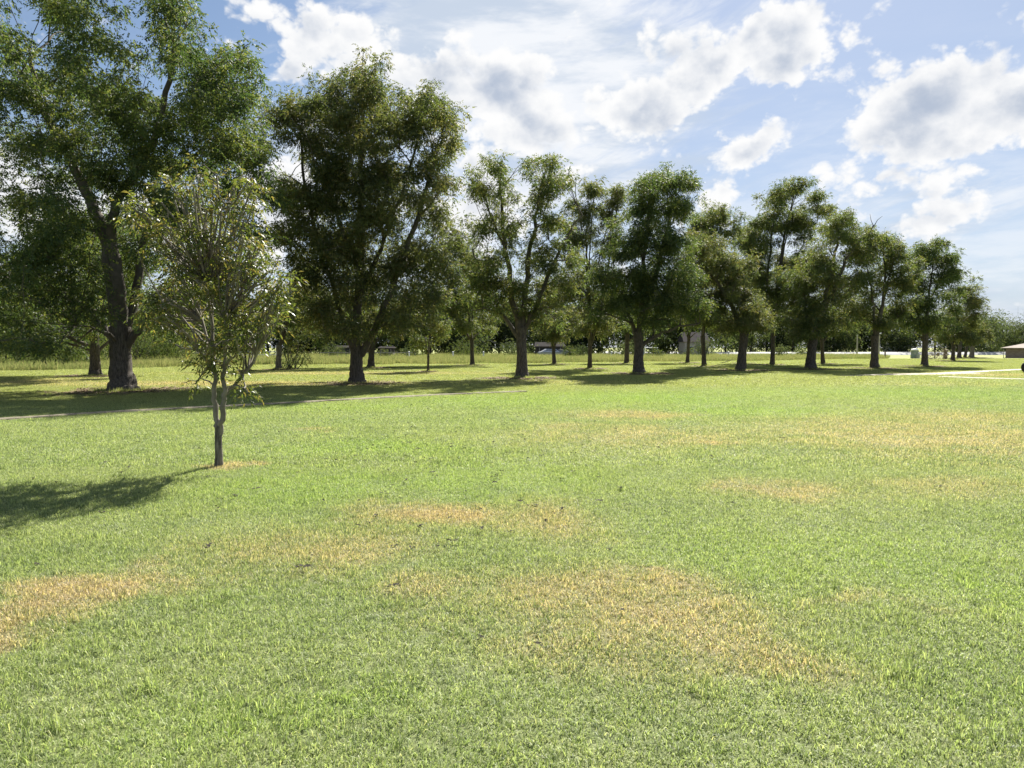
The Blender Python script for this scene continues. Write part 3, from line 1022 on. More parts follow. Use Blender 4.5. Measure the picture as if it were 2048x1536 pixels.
o, n_ = build_tree("sapling", "slender young pecan tree with pale forked trunk standing alone on the near lawn", None, (438, 933), 17, 852, sap_lobes,
                   M_LEAF_SAP, limbs=sap_limbs, dens=0.66, leaf=0.082, seed=5, fork_px=438, bark=M_BARK_GREY, twig=M_TWIG_PALE, depth_k=0.8,
                   frond=0.20, K=7, lw=0.33, flare=0.30, twigs=230, clump_r=0.10, per_clump=5, droop=0.25)
NF += n_

# ================================================================== THE ORCHARD
TREES = []
DENS = 2.25


def T(*a, **k):
    global NF
    o, n_ = build_tree(*a, **k)
    TREES.append(o); NF += n_
    return o


T("pecan_tree", "largest pecan tree with broad flared trunk and forked crown at the left", G_FRONT, (245, 783), 46, 655,
  [(145, 35, 70, 62), (120, -60, 80, 65), (0, 70, 34, 60), (332, 15, 52, 62), (345, -80, 60, 60), (350, 105, 58, 50), (415, 165, 75, 70), (470, 120, 35, 30),
   (490, 195, 38, 45), (395, 235, 85, 60), (140, 140, 110, 60), (55, 195, 90, 60), (210, 190, 80, 50), (250, 255, 120, 70), (100, 285, 100, 50),
   (445, 290, 80, 60), (505, 300, 42, 50), (320, 330, 100, 60), (185, 350, 90, 55), (50, 410, 100, 45), (470, 385, 80, 60), (140, 455, 110, 60),
   (60, 530, 110, 70), (350, 430, 90, 70), (120, 590, 90, 55), (30, 640, 100, 55), (165, 640, 60, 34, 2.0), (300, 540, 80, 60, 2.4), (335, 620, 60, 45, 1.6),
   (420, 560, 80, 70), (500, 480, 45, 60), (75, 685, 70, 22), (-90, 250, 90, 150), (-100, 520, 100, 150), (-160, 400, 80, 180)],
  M_LEAF_GREEN, dens=1.55, leaf=0.16, seed=11, fork_px=240, twigs=620,
  limbs=[dict(p=[(240, 665, 0), (225, 560, 0), (212, 470, 0), (180, 400, 0.3), (130, 300, 0.6), (90, 230, 0.8), (60, 120, 1.0)], r=(17, 4)),
         dict(p=[(243, 665, 0), (238, 560, -0.3), (220, 470, -0.2), (230, 410, -0.4), (290, 320, -0.6), (330, 210, -0.8), (350, 90, -1.0)], r=(13, 4)),
         dict(p=[(245, 680, 0), (268, 600, 0.5), (285, 480, 0.8), (330, 380, 1.0), (420, 280, 1.2)], r=(11, 3)),
         dict(p=[(232, 680, 0), (205, 655, 0.2), (165, 610, 0.6), (100, 580, 0.9), (20, 560, 1.2)], r=(8, 3)),
         dict(p=[(255, 690, 0), (290, 640, -0.6), (340, 600, -1.2), (410, 560, -1.6)], r=(8, 3))])

T("pecan_tree", "tall dark pecan tree with thick straight trunk behind the dirt track, second from left", G_FRONT, (714, 768), 29, 690,
  [(728, 150, 42, 38), (755, 195, 48, 35), (660, 190, 48, 42), (700, 235, 80, 48), (590, 215, 50, 36), (560, 235, 28, 20), (622, 270, 65, 42), (720, 290, 80, 50),
   (795, 245, 45, 45), (850, 195, 24, 32), (845, 240, 46, 42), (895, 245, 36, 34), (870, 320, 58, 55), (765, 350, 110, 65), (660, 345, 70, 50),
   (640, 400, 75, 60), (750, 430, 110, 70), (880, 430, 50, 50), (700, 500, 100, 70), (810, 520, 90, 60), (640, 480, 60, 60), (590, 400, 42, 48),
   (880, 520, 48, 50), (620, 560, 50, 50), (720, 590, 90, 50), (820, 600, 60, 45), (650, 620, 55, 36), (570, 470, 38, 38), (775, 645, 55, 28), (690, 655, 35, 22),
   (560, 385, 30, 40)],
  M_LEAF_BROWN, dens=2.1, leaf=0.165, seed=12, fork_px=712, twigs=560,
  limbs=[dict(p=[(712, 695, 0), (716, 600, 0), (722, 480, 0.2), (722, 360, 0.2), (722, 230, 0), (730, 150, 0)], r=(10, 2.5)),
         dict(p=[(708, 700, 0), (690, 660, 0.2), (675, 600, 0.5), (640, 500, 0.8), (610, 380, 0.6), (600, 260, 0.4)], r=(7, 2)),
         dict(p=[(722, 710, 0), (745, 670, -0.2), (775, 600, -0.5), (820, 480, -0.6), (860, 350, -0.4), (880, 290, -0.2), (895, 250, 0)], r=(7.5, 2.2)),
         dict(p=[(716, 600, 0), (760, 500, -0.5), (800, 400, -0.6), (835, 280, -0.3)], r=(5, 2)),
         dict(p=[(722, 560, 0.2), (680, 450, -0.8), (650, 350, -1.0)], r=(5, 2))])

T("pecan_tree", "open airy pecan tree with two separate tall tops and sky showing between its stems", G_FRONT, (1043, 757), 24, 655,
  [(1000, 338, 36, 28), (985, 385, 42, 30), (955, 372, 24, 26), (1090, 338, 42, 26), (1122, 362, 26, 18), (1082, 400, 46, 36), (1100, 445, 48, 32),
   (965, 450, 38, 36), (1020, 470, 30, 40), (1085, 510, 58, 42), (985, 525, 50, 38), (1105, 565, 55, 42), (1035, 575, 55, 42), (970, 590, 48, 34), (1085, 620, 45, 30),
   (950, 545, 32, 30), (1140, 520, 26, 30)],
  M_LEAF_OLIVE, dens=1.7, leaf=0.165, seed=13, fork_px=1041,
  limbs=[dict(p=[(1040, 665, 0), (1025, 600, 0), (1012, 500, 0), (1003, 420, 0), (1000, 340, 0)], r=(7, 1.8)),
         dict(p=[(1043, 665, 0), (1050, 590, 0.3), (1058, 500, 0.3), (1075, 420, 0.2), (1088, 345, 0)], r=(7, 1.8)),
         dict(p=[(1044, 670, 0), (1075, 610, -0.3), (1110, 520, -0.4), (1135, 470, -0.4), (1165, 430, -0.2)], r=(5, 1.4)),
         dict(p=[(1036, 675, 0), (1000, 620, 0.3), (965, 560, 0.4), (945, 500, 0.4)], r=(4.5, 1.4)),
         dict(p=[(1012, 500, 0), (985, 440, 0), (965, 380, 0)], r=(3, 1.2))])

T("pecan_tree", "dense dark pecan tree with flat ragged top near the middle of the orchard", G_FRONT, (1279, 748), 22, 665,
  [(1330, 362, 44, 22), (1298, 372, 26, 24), (1370, 362, 22, 16), (1292, 420, 46, 38), (1348, 425, 42, 40), (1270, 480, 55, 42), (1340, 490, 50, 42),
   (1282, 550, 68, 42), (1352, 560, 58, 42), (1250, 600, 58, 32), (1330, 610, 70, 34), (1300, 640, 50, 18), (1210, 560, 34, 34), (1390, 610, 40, 24)],
  M_LEAF_GREEN, dens=3.0, leaf=0.18, seed=14, fork_px=1277,
  limbs=[dict(p=[(1278, 675, 0), (1283, 600, 0), (1290, 500, 0), (1298, 420, 0), (1300, 370, 0)], r=(6, 1.6)),
         dict(p=[(1276, 680, 0), (1262, 640, 0.2), (1250, 600, 0.4), (1230, 550, 0.6)], r=(4.5, 1.4)),
         dict(p=[(1284, 690, 0), (1310, 672, -0.2), (1350, 655, -0.5), (1400, 645, -0.8)], r=(4.5, 1.4)),
         dict(p=[(1282, 640, 0), (1310, 560, -0.2), (1335, 460, -0.2), (1345, 390, 0)], r=(5, 1.4))])

T("pecan_tree", "rounded lighter pecan tree whose straight trunk leans slightly in front of a thinner one", G_FRONT, (1482, 741), 19, 660,
  [(1395, 500, 42, 34), (1440, 520, 44, 36), (1480, 530, 30, 32), (1395, 550, 52, 38), (1460, 570, 58, 40), (1430, 610, 70, 32), (1500, 615, 45, 34), (1375, 610, 38, 30),
   (1520, 640, 24, 26), (1470, 648, 50, 16)],
  M_LEAF_BROWN, dens=2.8, leaf=0.185, seed=15, fork_px=1489)

T("pecan_tree", "pecan tree with long bare limbs leaning right and dead twigs above its crown", G_FRONT, (1622, 739), 20, 680,
  [(1690, 436, 26, 14), (1668, 462, 36, 26), (1702, 476, 28, 20), (1742, 466, 24, 15), (1722, 500, 26, 20), (1640, 520, 50, 38), (1672, 560, 46, 38), (1600, 560, 42, 40),
   (1618, 612, 58, 40), (1588, 640, 42, 28), (1650, 640, 42, 22), (1625, 665, 42, 14)],
  M_LEAF_OLIVE, dens=2.3, leaf=0.18, seed=16, fork_px=1626,
  limbs=[dict(p=[(1628, 685, 0), (1640, 630, 0), (1668, 580, -0.2), (1690, 520, -0.3), (1722, 480, -0.3), (1748, 450, -0.3)], r=(5.5, 1.3)),
         dict(p=[(1630, 670, 0), (1648, 600, -0.4), (1664, 540, -0.5), (1678, 480, -0.5), (1690, 440, -0.4)], r=(4.5, 1.2)),
         dict(p=[(1624, 685, 0), (1612, 640, 0.2), (1608, 580, 0.3), (1612, 520, 0.4)], r=(4.5, 1.2))],
  dead=[[(1748, 455, 0), (1742, 440, 0), (1740, 428, 0)], [(1748, 452, 0), (1755, 440, 0), (1765, 432, 0)], [(1705, 470, 0), (1706, 450, 0), (1698, 434, 0)],
        [(1706, 455, 0), (1716, 440, 0)], [(1665, 455, 0), (1652, 440, 0), (1650, 428, 0)], [(1680, 440, 0), (1674, 424, 0)]])

T("pecan_tree", "wide spreading pecan tree just left of the white trailer across the road", G_FRONT, (1749, 737), 16, 672,
  [(1762, 482, 34, 22), (1790, 500, 28, 20), (1728, 505, 36, 26), (1762, 540, 58, 36), (1718, 560, 46, 38), (1800, 560, 32, 34), (1742, 602, 62, 36),
   (1795, 618, 42, 30), (1700, 625, 38, 22), (1765, 645, 44, 14)],
  M_LEAF_OLIVE, dens=2.5, leaf=0.19, seed=17, fork_px=1750)

T("pecan_tree", "pointed bright green pecan tree at the corner where the gravel begins", G_FRONT, (1849, 733), 13, 672,
  [(1870, 498, 24, 20), (1900, 518, 24, 16), (1842, 522, 34, 26), (1885, 555, 40, 32), (1822, 570, 32, 32), (1855, 605, 58, 34), (1900, 600, 26, 28),
   (1860, 650, 44, 20), (1812, 635, 28, 22), (1905, 545, 18, 18)],
  M_LEAF_GREEN, dens=2.8, leaf=0.20, seed=18, fork_px=1850)

T("pecan_tree", "far small pecan tree, last clear one of the front row, its shadow reaching right", G_FRONT, (1905, 722), 8, 688,
  [(1920, 585, 32, 20), (1945, 600, 22, 18), (1908, 632, 38, 30), (1948, 635, 28, 28), (1925, 670, 40, 18), (1890, 665, 20, 16)],
  M_LEAF_BROWN, dens=2.6, leaf=0.24, seed=19, fork_px=1907)

# back rows
T("pecan_tree", "old pecan tree with one low arching branch, behind the largest tree at far left", G_BACK, (190, 753), 22, 690,
  [(150, 610, 110, 45), (90, 650, 80, 26), (220, 560, 100, 80), (10, 600, 90, 60), (260, 470, 90, 70), (140, 500, 110, 60), (300, 630, 60, 30), (30, 680, 26, 20)],
  M_LEAF_GREEN, dens=1.7, leaf=0.19, seed=21, fork_px=188,
  limbs=[dict(p=[(182, 700, 0), (160, 694, 0), (130, 684, -0.2), (105, 682, -0.3), (85, 692, -0.4), (60, 712, -0.5), (35, 713, -0.6)], r=(3.2, 1.0))])
T("pecan_tree", "pecan tree with a smooth grey lower trunk rising out of a clump of bushes", G_BACK, (557, 740), 12.5, 690,
  [(600, 600, 36, 48), (570, 640, 52, 32), (640, 640, 40, 28), (620, 560, 20, 36)],
  M_LEAF_OLIVE, dens=2.4, leaf=0.2, seed=22, bark=M_BARK_GREY, flare=0.3, fork_px=558)
T("pecan_tree", "half hidden pecan trunk just right of the tall dark pecan's trunk", G_BACK, (741, 736), 14, 690,
  [(750, 560, 80, 60), (700, 620, 60, 32), (790, 630, 60, 34), (640, 655, 36, 22), (740, 655, 50, 16)],
  M_LEAF_OLIVE, dens=2.0, leaf=0.21, seed=23)
T("pecan_tree", "pecan tree with wide dark crown over the meadow, left of the airy two topped one", G_BACK, (945, 731), 9, 678,
  [(925, 505, 36, 34), (955, 540, 40, 34), (905, 560, 42, 40), (970, 600, 56, 38), (900, 620, 52, 32), (935, 650, 58, 18), (870, 590, 26, 34)],
  M_LEAF_OLIVE, dens=2.5, leaf=0.21, seed=24)
T("pecan_tree", "slim pecan tree standing right in front of the grey parked car", G_BACK, (1109, 729), 8.5, 690,
  [(1112, 600, 44, 34), (1085, 640, 34, 22), (1140, 640, 34, 26), (1110, 665, 40, 14)],
  M_LEAF_BROWN, dens=2.4, leaf=0.22, seed=25)
T("pecan_tree", "tall brownish green pecan tree between the airy one and the dense flat topped one", G_BACK, (1180, 738), 9.5, 690,
  [(1190, 376, 26, 18), (1236, 386, 32, 22), (1160, 418, 30, 24), (1210, 425, 46, 32), (1152, 475, 36, 34), (1212, 485, 48, 38), (1172, 545, 55, 40),
   (1180, 605, 58, 34), (1130, 590, 30, 26), (1185, 650, 46, 20)],
  M_LEAF_BROWN, dens=2.4, leaf=0.20, seed=26,
  limbs=[dict(p=[(1180, 700, 0), (1182, 640, 0), (1176, 560, 0), (1170, 480, 0), (1188, 400, 0)], r=(4, 1.2)),
         dict(p=[(1181, 690, 0), (1200, 640, 0), (1215, 540, 0), (1235, 410, 0)], r=(3.4, 1.2))])
T("pecan_tree", "pecan tree with trunk swelling upward, just left of the dense tree's trunk", G_BACK, (1253, 727), 10, 668,
  [(1240, 600, 50, 36), (1225, 645, 46, 18), (1270, 640, 36, 22), (1210, 615, 26, 24)],
  M_LEAF_GREEN, dens=2.2, leaf=0.22, seed=27, flare=0.7)
T("pecan_tree", "thin pale trunked pecan tree in front of the grey house roof", G_BACK, (1375, 726), 7.5, 672,
  [(1370, 600, 46, 36), (1385, 640, 36, 18), (1345, 630, 24, 20)],
  M_LEAF_GREEN, dens=2.2, leaf=0.22, seed=28)
T("pecan_tree", "pecan tree with a dark crooked trunk just right of the house roof", G_BACK, (1409, 733), 10, 672,
  [(1440, 428, 28, 22), (1412, 445, 34, 26), (1462, 462, 28, 28), (1425, 495, 48, 38), (1400, 460, 20, 24), (1425, 560, 56, 40), (1400, 625, 44, 26), (1440, 640, 36, 18)],
  M_LEAF_OLIVE, dens=2.6, leaf=0.21, seed=29)
T("pecan_tree", "dark pecan trunk mostly hidden behind the leaning trunk of the rounded tree", G_BACK, (1488, 727), 7.5, 680,
  [(1490, 560, 44, 44), (1510, 620, 40, 30), (1480, 650, 34, 16), (1497, 480, 26, 32)],
  M_LEAF_GREEN, dens=2.4, leaf=0.23, seed=30)
T("pecan_tree", "tallest pecan of the right half, slim dark trunk under a high ragged crown", G_BACK, (1544, 730), 9.5, 650,
  [(1592, 380, 34, 22), (1560, 398, 34, 24), (1632, 400, 22, 20), (1650, 418, 12, 8), (1545, 450, 44, 36), (1600, 445, 48, 36), (1510, 492, 36, 34), (1562, 520, 58, 44),
   (1606, 530, 46, 40), (1552, 590, 48, 36), (1490, 470, 24, 24), (1520, 555, 34, 34), (1545, 632, 34, 16), (1585, 590, 40, 30)],
  M_LEAF_OLIVE, dens=2.5, leaf=0.21, seed=31,
  limbs=[dict(p=[(1546, 660, 0), (1550, 600, 0), (1560, 520, 0), (1572, 450, 0), (1590, 385, 0)], r=(4.2, 1.1)),
         dict(p=[(1548, 640, 0), (1535, 560, 0), (1540, 470, 0), (1555, 400, 0)], r=(3.4, 1.0))])
T("pecan_tree", "black trunked pecan tree just right of the one with bare leaning limbs", G_BACK, (1646, 728), 8.5, 680,
  [(1685, 590, 44, 36), (1650, 625, 44, 24), (1700, 635, 36, 20), (1672, 655, 34, 12), (1660, 560, 32, 30)],
  M_LEAF_OLIVE, dens=2.4, leaf=0.22, seed=32)
T("young_tree", "small dark young tree with a bushy low crown and thin trunk in the sunny strip", None, (857, 744), 5.5, 712,
  [(852, 640, 42, 34), (880, 655, 26, 24), (845, 680, 32, 18), (835, 610, 34, 30), (868, 605, 34, 32)],
  M_LEAF_OLIVE, dens=2.2, leaf=0.18, seed=33, flare=0.4, droop=0.7)
T("young_tree", "thin little tree seen just right of the sapling's trunk", None, (493, 742), 5.0, 700,
  [(500, 640, 34, 34), (480, 670, 28, 20), (520, 665, 24, 22)],
  M_LEAF_OLIVE, dens=1.8, leaf=0.18, seed=34, flare=0.4)
for k, (px, py, tw, fk, lb, lab) in enumerate([
    (1918, 716.5, 8, 693, [(1925, 655, 24, 22), (1905, 672, 18, 12)], "stout far trunk just right of the front row's last clear tree"),
    (1930, 716.0, 6, 694, [(1938, 640, 22, 22), (1945, 672, 18, 12)], "slim far trunk, middle one of three close together"),
    (1943, 715.5, 9, 692, [(1960, 650, 22, 24), (1975, 672, 22, 14), (1950, 678, 18, 9)], "pale grey far trunk, rightmost of three close together")]):
    T("pecan_tree", lab, G_BACK, (px, py), tw, fk, lb, M_LEAF_BROWN if k == 2 else M_LEAF_OLIVE, dens=2.2, leaf=0.27, seed=40 + k,
      bark=M_BARK_GREY if k == 2 else M_BARK)

# rank grass and fallen leaves round the feet of the trunks
tr_g = np.random.default_rng(15)
foot, litter = [], []
for o_ in TREES:
    x0, y0 = o_.location[0], o_.location[1]
    me_ = [c_ for c_ in o_.children if c_.name.startswith('trunk')][0].data
    r_f = max(abs(v_.co.x) for v_ in list(me_.vertices)[:26])
    for _ in range(int(40 + 90 * r_f)):
        a_ = tr_g.uniform(0, 6.283); q_ = r_f * tr_g.uniform(0.95, 1.35)
        foot.append((x0 + math.cos(a_) * q_, y0 + math.sin(a_) * q_, 0))
    for _ in range(int(60 + 160 * r_f)):
        a_ = tr_g.uniform(0, 6.283); q_ = r_f * (1.0 + abs(tr_g.normal(0, 1.6)))
        litter.append((x0 + math.cos(a_) * q_, y0 + math.sin(a_) * q_, 0.03))
scatter("trunk_grass", foot, tuft_src, "uneven rank grass left by the mower round the trunk feet", 16, (1.2, 3.0), False, (0.8, 1.6))
lv_, lf_ = [], []
for q in range(34):
    c_ = np.array([tr_g.normal(0, .16), tr_g.normal(0, .16), abs(tr_g.normal(0, .012))]); a_ = tr_g.uniform(0, 6.283)
    d_ = np.array([math.cos(a_), math.sin(a_), tr_g.uniform(-.1, .3)]) * .075; s_ = np.array([-math.sin(a_), math.cos(a_), tr_g.uniform(-.3, .3)]) * .026
    n0 = len(lv_); lv_ += [c_, c_ + d_ * .5 + s_, c_ + d_, c_ + d_ * .5 - s_]; lf_.append((n0, n0 + 1, n0 + 2, n0 + 3))
M_LITTER = plain("leaf_litter", (0.20, 0.145, 0.085), .9, 9.0, .45)
lit_o = bpy.data.objects.new("leaf_litter_patch", mesh_np("leaf_litter_patch", np.array(lv_), np.array(lf_), M_LITTER))
scatter("leaf_litter", litter, [lit_o], "brown leaf litter lying under the trees close to their trunks", 17, (0.8, 1.6), False)

# bushes round the grey trunk and the shrubs of the left thicket
def shrub(name, label, px, py, D, w_, h_, mat, seed, leaf=0.16, n=26, stems=6, group=None, cat='shrub'):
    global NF
    r = np.random.default_rng(seed)
    b = at(px, py, D); b[2] = 0
    root = empty(name, b); tag(root, label, cat, group)
    tb = Tubes(); C = []
    for s in range(stems):
        a = r.uniform(0, 6.28); q = r.uniform(0, w_ * 0.28)
        p0 = np.array([math.cos(a) * q, math.sin(a) * q, 0.0]); a2 = a + r.normal(0, .4)
        p2 = np.array([math.cos(a2) * w_ * 0.42 * r.uniform(.4, 1), math.sin(a2) * w_ * 0.42 * r.uniform(.4, 1), h_ * r.uniform(.6, .95)])
        tb.add(bez(p0, (p0 + p2) / 2 + r.normal(0, .08 * h_, 3), p2, 6), np.linspace(0.035, 0.012, 6) * max(1, h_ / 2), 5)
    u = r.normal(0, 1, (n, 3)); u /= np.linalg.norm(u, axis=1)[:, None]
    C = np.array([0, 0, h_ * 0.56]) + u * np.array([w_ / 2, w_ / 2, h_ * 0.42]) * (r.uniform(0.2, 1, n) ** 0.45)[:, None]
    C[:, 2] = np.maximum(C[:, 2], 0.1)
    ci = np.repeat(np.arange(n), 9)
    off = r.normal(0, 1, (len(ci), 3))
    me = leaves_mesh("foliage", C[ci] + off * (0.13 * w_), off / np.linalg.norm(off, axis=1)[:, None], mat, leaf, leaf * 0.4, 7, leaf * 2.2, 0.2, seed)
    link(bpy.data.objects.new("stems", tb.mesh("stems", M_BARK_TWIG)), root)["kind"] = "stuff"
    link(bpy.data.objects.new("foliage", me), root)
    NF += len(me.polygons)
    return root


shrub("shrub", "bushy shrub on thin stems right of the grey smooth trunk", 588, 739, 61, 2.6, 2.6, M_LEAF_OLIVE, 61, 0.15, 40, 9)
shrub("shrub", "low weedy clump around the foot of the grey smooth trunk", 572, 740, 60.2, 1.5, 0.55, M_LEAF_OLIVE, 62, 0.12, 16, 5)
GB = "bushes of the green thicket at far left"
for k, (px, D, w_, h_, lab) in enumerate([
    (-30, 82, 7, 4.6, "tall bush cut by the left picture edge"), (25, 74, 5.5, 3.4, "rounded mid green bush second from the left edge"),
    (75, 80, 6, 4.4, "dark green bush left of the bright ones"), (108, 76, 4.2, 3.8, "bright yellow green bush under the arching branch"),
    (142, 82, 5.5, 4.6, "blue green bush in the middle under the arching branch"), (168, 74, 3.6, 3.0, "small bright bush left of the old pecan's trunk"),
    (215, 84, 5, 4.2, "pale green bush between the two leftmost trunks"), (275, 82, 5, 4.0, "light green bush just right of the largest trunk"),
    (310, 86, 6, 3.6, "grey green bush further right of the largest trunk"), (350, 84, 5, 2.8, "low bush behind the sapling's lowest leaves"),
    (55, 70, 4.0, 1.8, "low sprawling bramble in front of the left thicket"), (125, 70, 4.0, 1.5, "low pale bramble at the meadow edge left of the trunks")]):
    shrub("bush", lab, px, 730, D, w_, h_, M_LEAF_BRUSH, 70 + k, 0.22, int(14 * w_), 5, GB, 'bush')

GM = "bushes along the far edge of the meadow"
for k, (px, D, w_, h_, lab) in enumerate([
    (1140, 118, 1.8, 2.3, "pale yellow green bush right of the parked cars"), (1158, 122, 2.6, 1.9, "darker low bush beside the pale yellow green one"),
    (1408, 132, 3.6, 3.2, "rounded bush hiding the right half of the grey pink roofed house"), (1378, 128, 1.8, 1.3, "low bush at the left foot of the house"),
    (930, 124, 5.0, 2.6, "bright green bush between the young tree and the wide dark crowned one"), (1312, 118, 1.6, 1.6, "small pale bush beside the swing frame"),
    (1560, 126, 2.2, 2.2, "grey green bush right of the tallest pecan's trunk"), (1603, 130, 1.8, 1.7, "pale rounded bush in front of the road, left of the bare limbed tree"),
    (820, 126, 3.0, 1.5, "low bush behind the small young tree"), (665, 124, 3.4, 2.0, "bushy growth left of the tall dark pecan's trunk"), (1260, 126, 4.5, 2.4, "dark bush behind the trunk that swells upward"),
    (1030, 128, 4.5, 2.8, "dark bush behind the airy tree's trunk"), (770, 122, 2.0, 1.1, "low bush before the small lean to shed")]):
    shrub("bush", lab, px, 715, D, w_, h_, M_LEAF_BRUSH if k in (0, 4, 5, 7) else M_LEAF_FAR, 120 + k, 0.24, int(12 * w_), 5, GM, 'bush')

# ------------------------------------------------------------------ far wood
def far_wood(name, spec, mat, label, seed, leaf=0.72):
    global NF
    r = np.random.default_rng(seed)
    C, tb = [], Tubes()
    for (x, y, h_, w_) in spec:
        tb.add([(x, y, 0), (x + r.normal(0, .3), y, h_ * .35), (x + r.normal(0, .6), y, h_ * .75)], [0.28, 0.2, 0.07], 6)
        nl = int(5 + w_ * 0.6 + h_ * 0.2)
        for q in range(nl):
            c = np.array([x + r.uniform(-.42, .42) * w_, y + r.uniform(-.4, .4) * w_, h_ * r.uniform(.16, .86)])
            s = w_ * r.uniform(.20, .34)
            k = int(17 * s)
            u = r.normal(0, 1, (k, 3)); u /= np.linalg.norm(u, axis=1)[:, None]
            C.append(c + u * s * (r.uniform(.3, 1, k) ** .5)[:, None])
    C = np.concatenate(C); C[:, 2] = np.maximum(C[:, 2], .3)
    ci = np.repeat(np.arange(len(C)), 2)
    off = r.normal(0, 1, (len(ci), 3))
    me = leaves_mesh(name, C[ci] + off * 0.5, off / np.linalg.norm(off, axis=1)[:, None], mat, leaf, leaf * .5, 4, leaf * 1.7, .25, seed)
    root = empty(name, (0, 0, 0)); tag(root, label, None, None, 'stuff')
    link(bpy.data.objects.new("foliage", me), root)
    link(bpy.data.objects.new("trunks", tb.mesh("trunks", M_BARK_TWIG)), root)
    NF += len(me.polygons)


spec = []
for px in np.arange(-140, 1960, 42):
    D = rng.uniform(188, 205) if px > 1450 else rng.uniform(150, 172)
    if px < 380: D = rng.uniform(120, 140)
    p = at(px + rng.uniform(-8, 8), 700, D)
    spec.append((p[0], D, rng.uniform(11, 16) * (1.0 if px > 560 or px < 520 else 0.7), rng.uniform(7, 10)))
    if rng.random() < .35: spec.append((p[0] + 2, D + 12, rng.uniform(12, 17), 9))
far_wood("far_wood", spec, M_LEAF_FAR, "dark mixed wood behind the meadow and the road", 90)
spec = [(at(px, 700, D)[0], D, h, wd) for px, D, h, wd in [(1962, 195, 11.5, 9), (1985, 200, 10.5, 9), (2008, 205, 10, 9), (2030, 210, 9, 9), (2060, 205, 10, 10), (2090, 200, 11, 10), (1945, 205, 10, 8),
                                                          (1995, 225, 11.5, 10), (2120, 220, 11, 10)]]
far_wood("far_wood", spec, M_LEAF_FAR, "hazy grey green trees beyond the road at the right", 91, 0.5)
T("bare_tree", "leafless branching tree above the small brick building at the right edge", None, (2052, 706), 5, 676,
  [(2046, 655, 22, 20), (2070, 660, 20, 22)], M_LEAF_FAR, dens=0.10, leaf=0.3, seed=55, D=190, twigs=60,
  dead=[[(2050, 672, 0), (2040, 655, 0), (2032, 640, 0), (2022, 624, 0)], [(2040, 655, 0), (2030, 650, 0), (2016, 640, 0)], [(2052, 672, 0), (2050, 645, 0), (2046, 618, 0)],
        [(2046, 650, 0), (2036, 632, 0), (2036, 612, 0)], [(2052, 665, 0), (2062, 640, 0), (2066, 615, 0)], [(2050, 650, 0), (2056, 630, 0), (2054, 612, 0)]])

# ================================================================== THINGS
M_BRICK = plain("old_brick", (0.30, 0.225, 0.185), 0.9, 3.0, 0.2)
M_BRICK2 = plain("pale_brick", (0.36, 0.285, 0.235), 0.9, 3.0, 0.2)
M_MORTAR = plain("mortar", (0.30, 0.27, 0.24), 0.95, 3.0, 0.1)
M_ROOF = plain("roof_shingle", (0.27, 0.225, 0.19), 0.9, 2.0, 0.2)
M_WHITE = plain("white_paint", (0.72, 0.72, 0.70), 0.6, 1.0, 0.08)
M_GREYW = plain("weathered_grey", (0.34, 0.34, 0.33), 0.8, 2.0, 0.2)
M_DARK = plain("near_black", (0.02, 0.02, 0.022), 0.6, 1.0, 0.1)  # plain near black; on the sheds it paints the shade inside the doorway
M_RUBBER = plain("black_rubber", (0.018, 0.018, 0.018), 0.8, 3.0, 0.2)
M_METAL = plain("galvanised", (0.42, 0.44, 0.44), 0.4, 2.0, 0.1, metal=0.6)
M_WOOD = plain("post_wood", (0.19, 0.145, 0.105), 0.9, 4.0, 0.3)
M_WOODG = plain("grey_post_wood", (0.30, 0.28, 0.25), 0.9, 4.0, 0.25)
M_CAR = plain("silver_paint", (0.42, 0.44, 0.48), 0.3, 1.0, 0.03, metal=0.5)
M_GLASS = plain("dark_glass", (0.03, 0.035, 0.04), 0.08, 1.0, 0.1, spec=0.8)
M_TIN = plain("tin_roof_green", (0.34, 0.42, 0.36), 0.5, 1.0, 0.1)
M_LEAFDRY = plain("dry_leaf", (0.030, 0.026, 0.014), 0.9, 40.0, 0.3)

# small brick building at the right edge
bx0 = gnd(2011, 716.0)
bd = empty("brick_outbuilding", bx0); bd.rotation_euler = (0, 0, -math.atan2(bx0[0], bx0[1])); tag(bd, "small brick outbuilding with a low brown hip roof at the right edge", "outbuilding")
bw, bdp, bh = 7.5, 6.0, 1.75
MB().box((bw / 2, bdp / 2, bh / 2), (bw - 0.06, bdp - 0.06, bh)).build("wall", M_MORTAR, bd)
bc = [MB() for _ in range(3)]
row_h = 0.15
me_b = MB().box((0, 0, 0), (0.42, 0.05, row_h - 0.025)).build("brick", M_BRICK, bd)
mesh_b = me_b.data; mesh_b2 = mesh_b.copy(); mesh_b2.materials[0] = M_BRICK2
first = True
rr = random.Random(3)
for rw_ in range(11):
    z = 0.085 + rw_ * row_h
    for c_ in range(12):
        x = 0.22 + (0.22 if rw_ % 2 else 0) + c_ * 0.445
        if x > 2.9: continue
        if first:
            b_ = me_b; first = False
        else:
            b_ = link(bpy.data.objects.new("brick", mesh_b if rr.random() < .6 else mesh_b2), bd)
        b_.location = (x, 0.012, z)
for rw_ in range(11):
    for c_ in range(12):
        y = 0.25 + (0.22 if rw_ % 2 else 0) + c_ * 0.445
        if y > 5.8: continue
        b_ = link(bpy.data.objects.new("brick", mesh_b if rr.random() < .6 else mesh_b2), bd)
        b_.location = (0.012, y, 0.085 + rw_ * row_h); b_.rotation_euler = (0, 0, math.pi / 2)
ov = 0.75
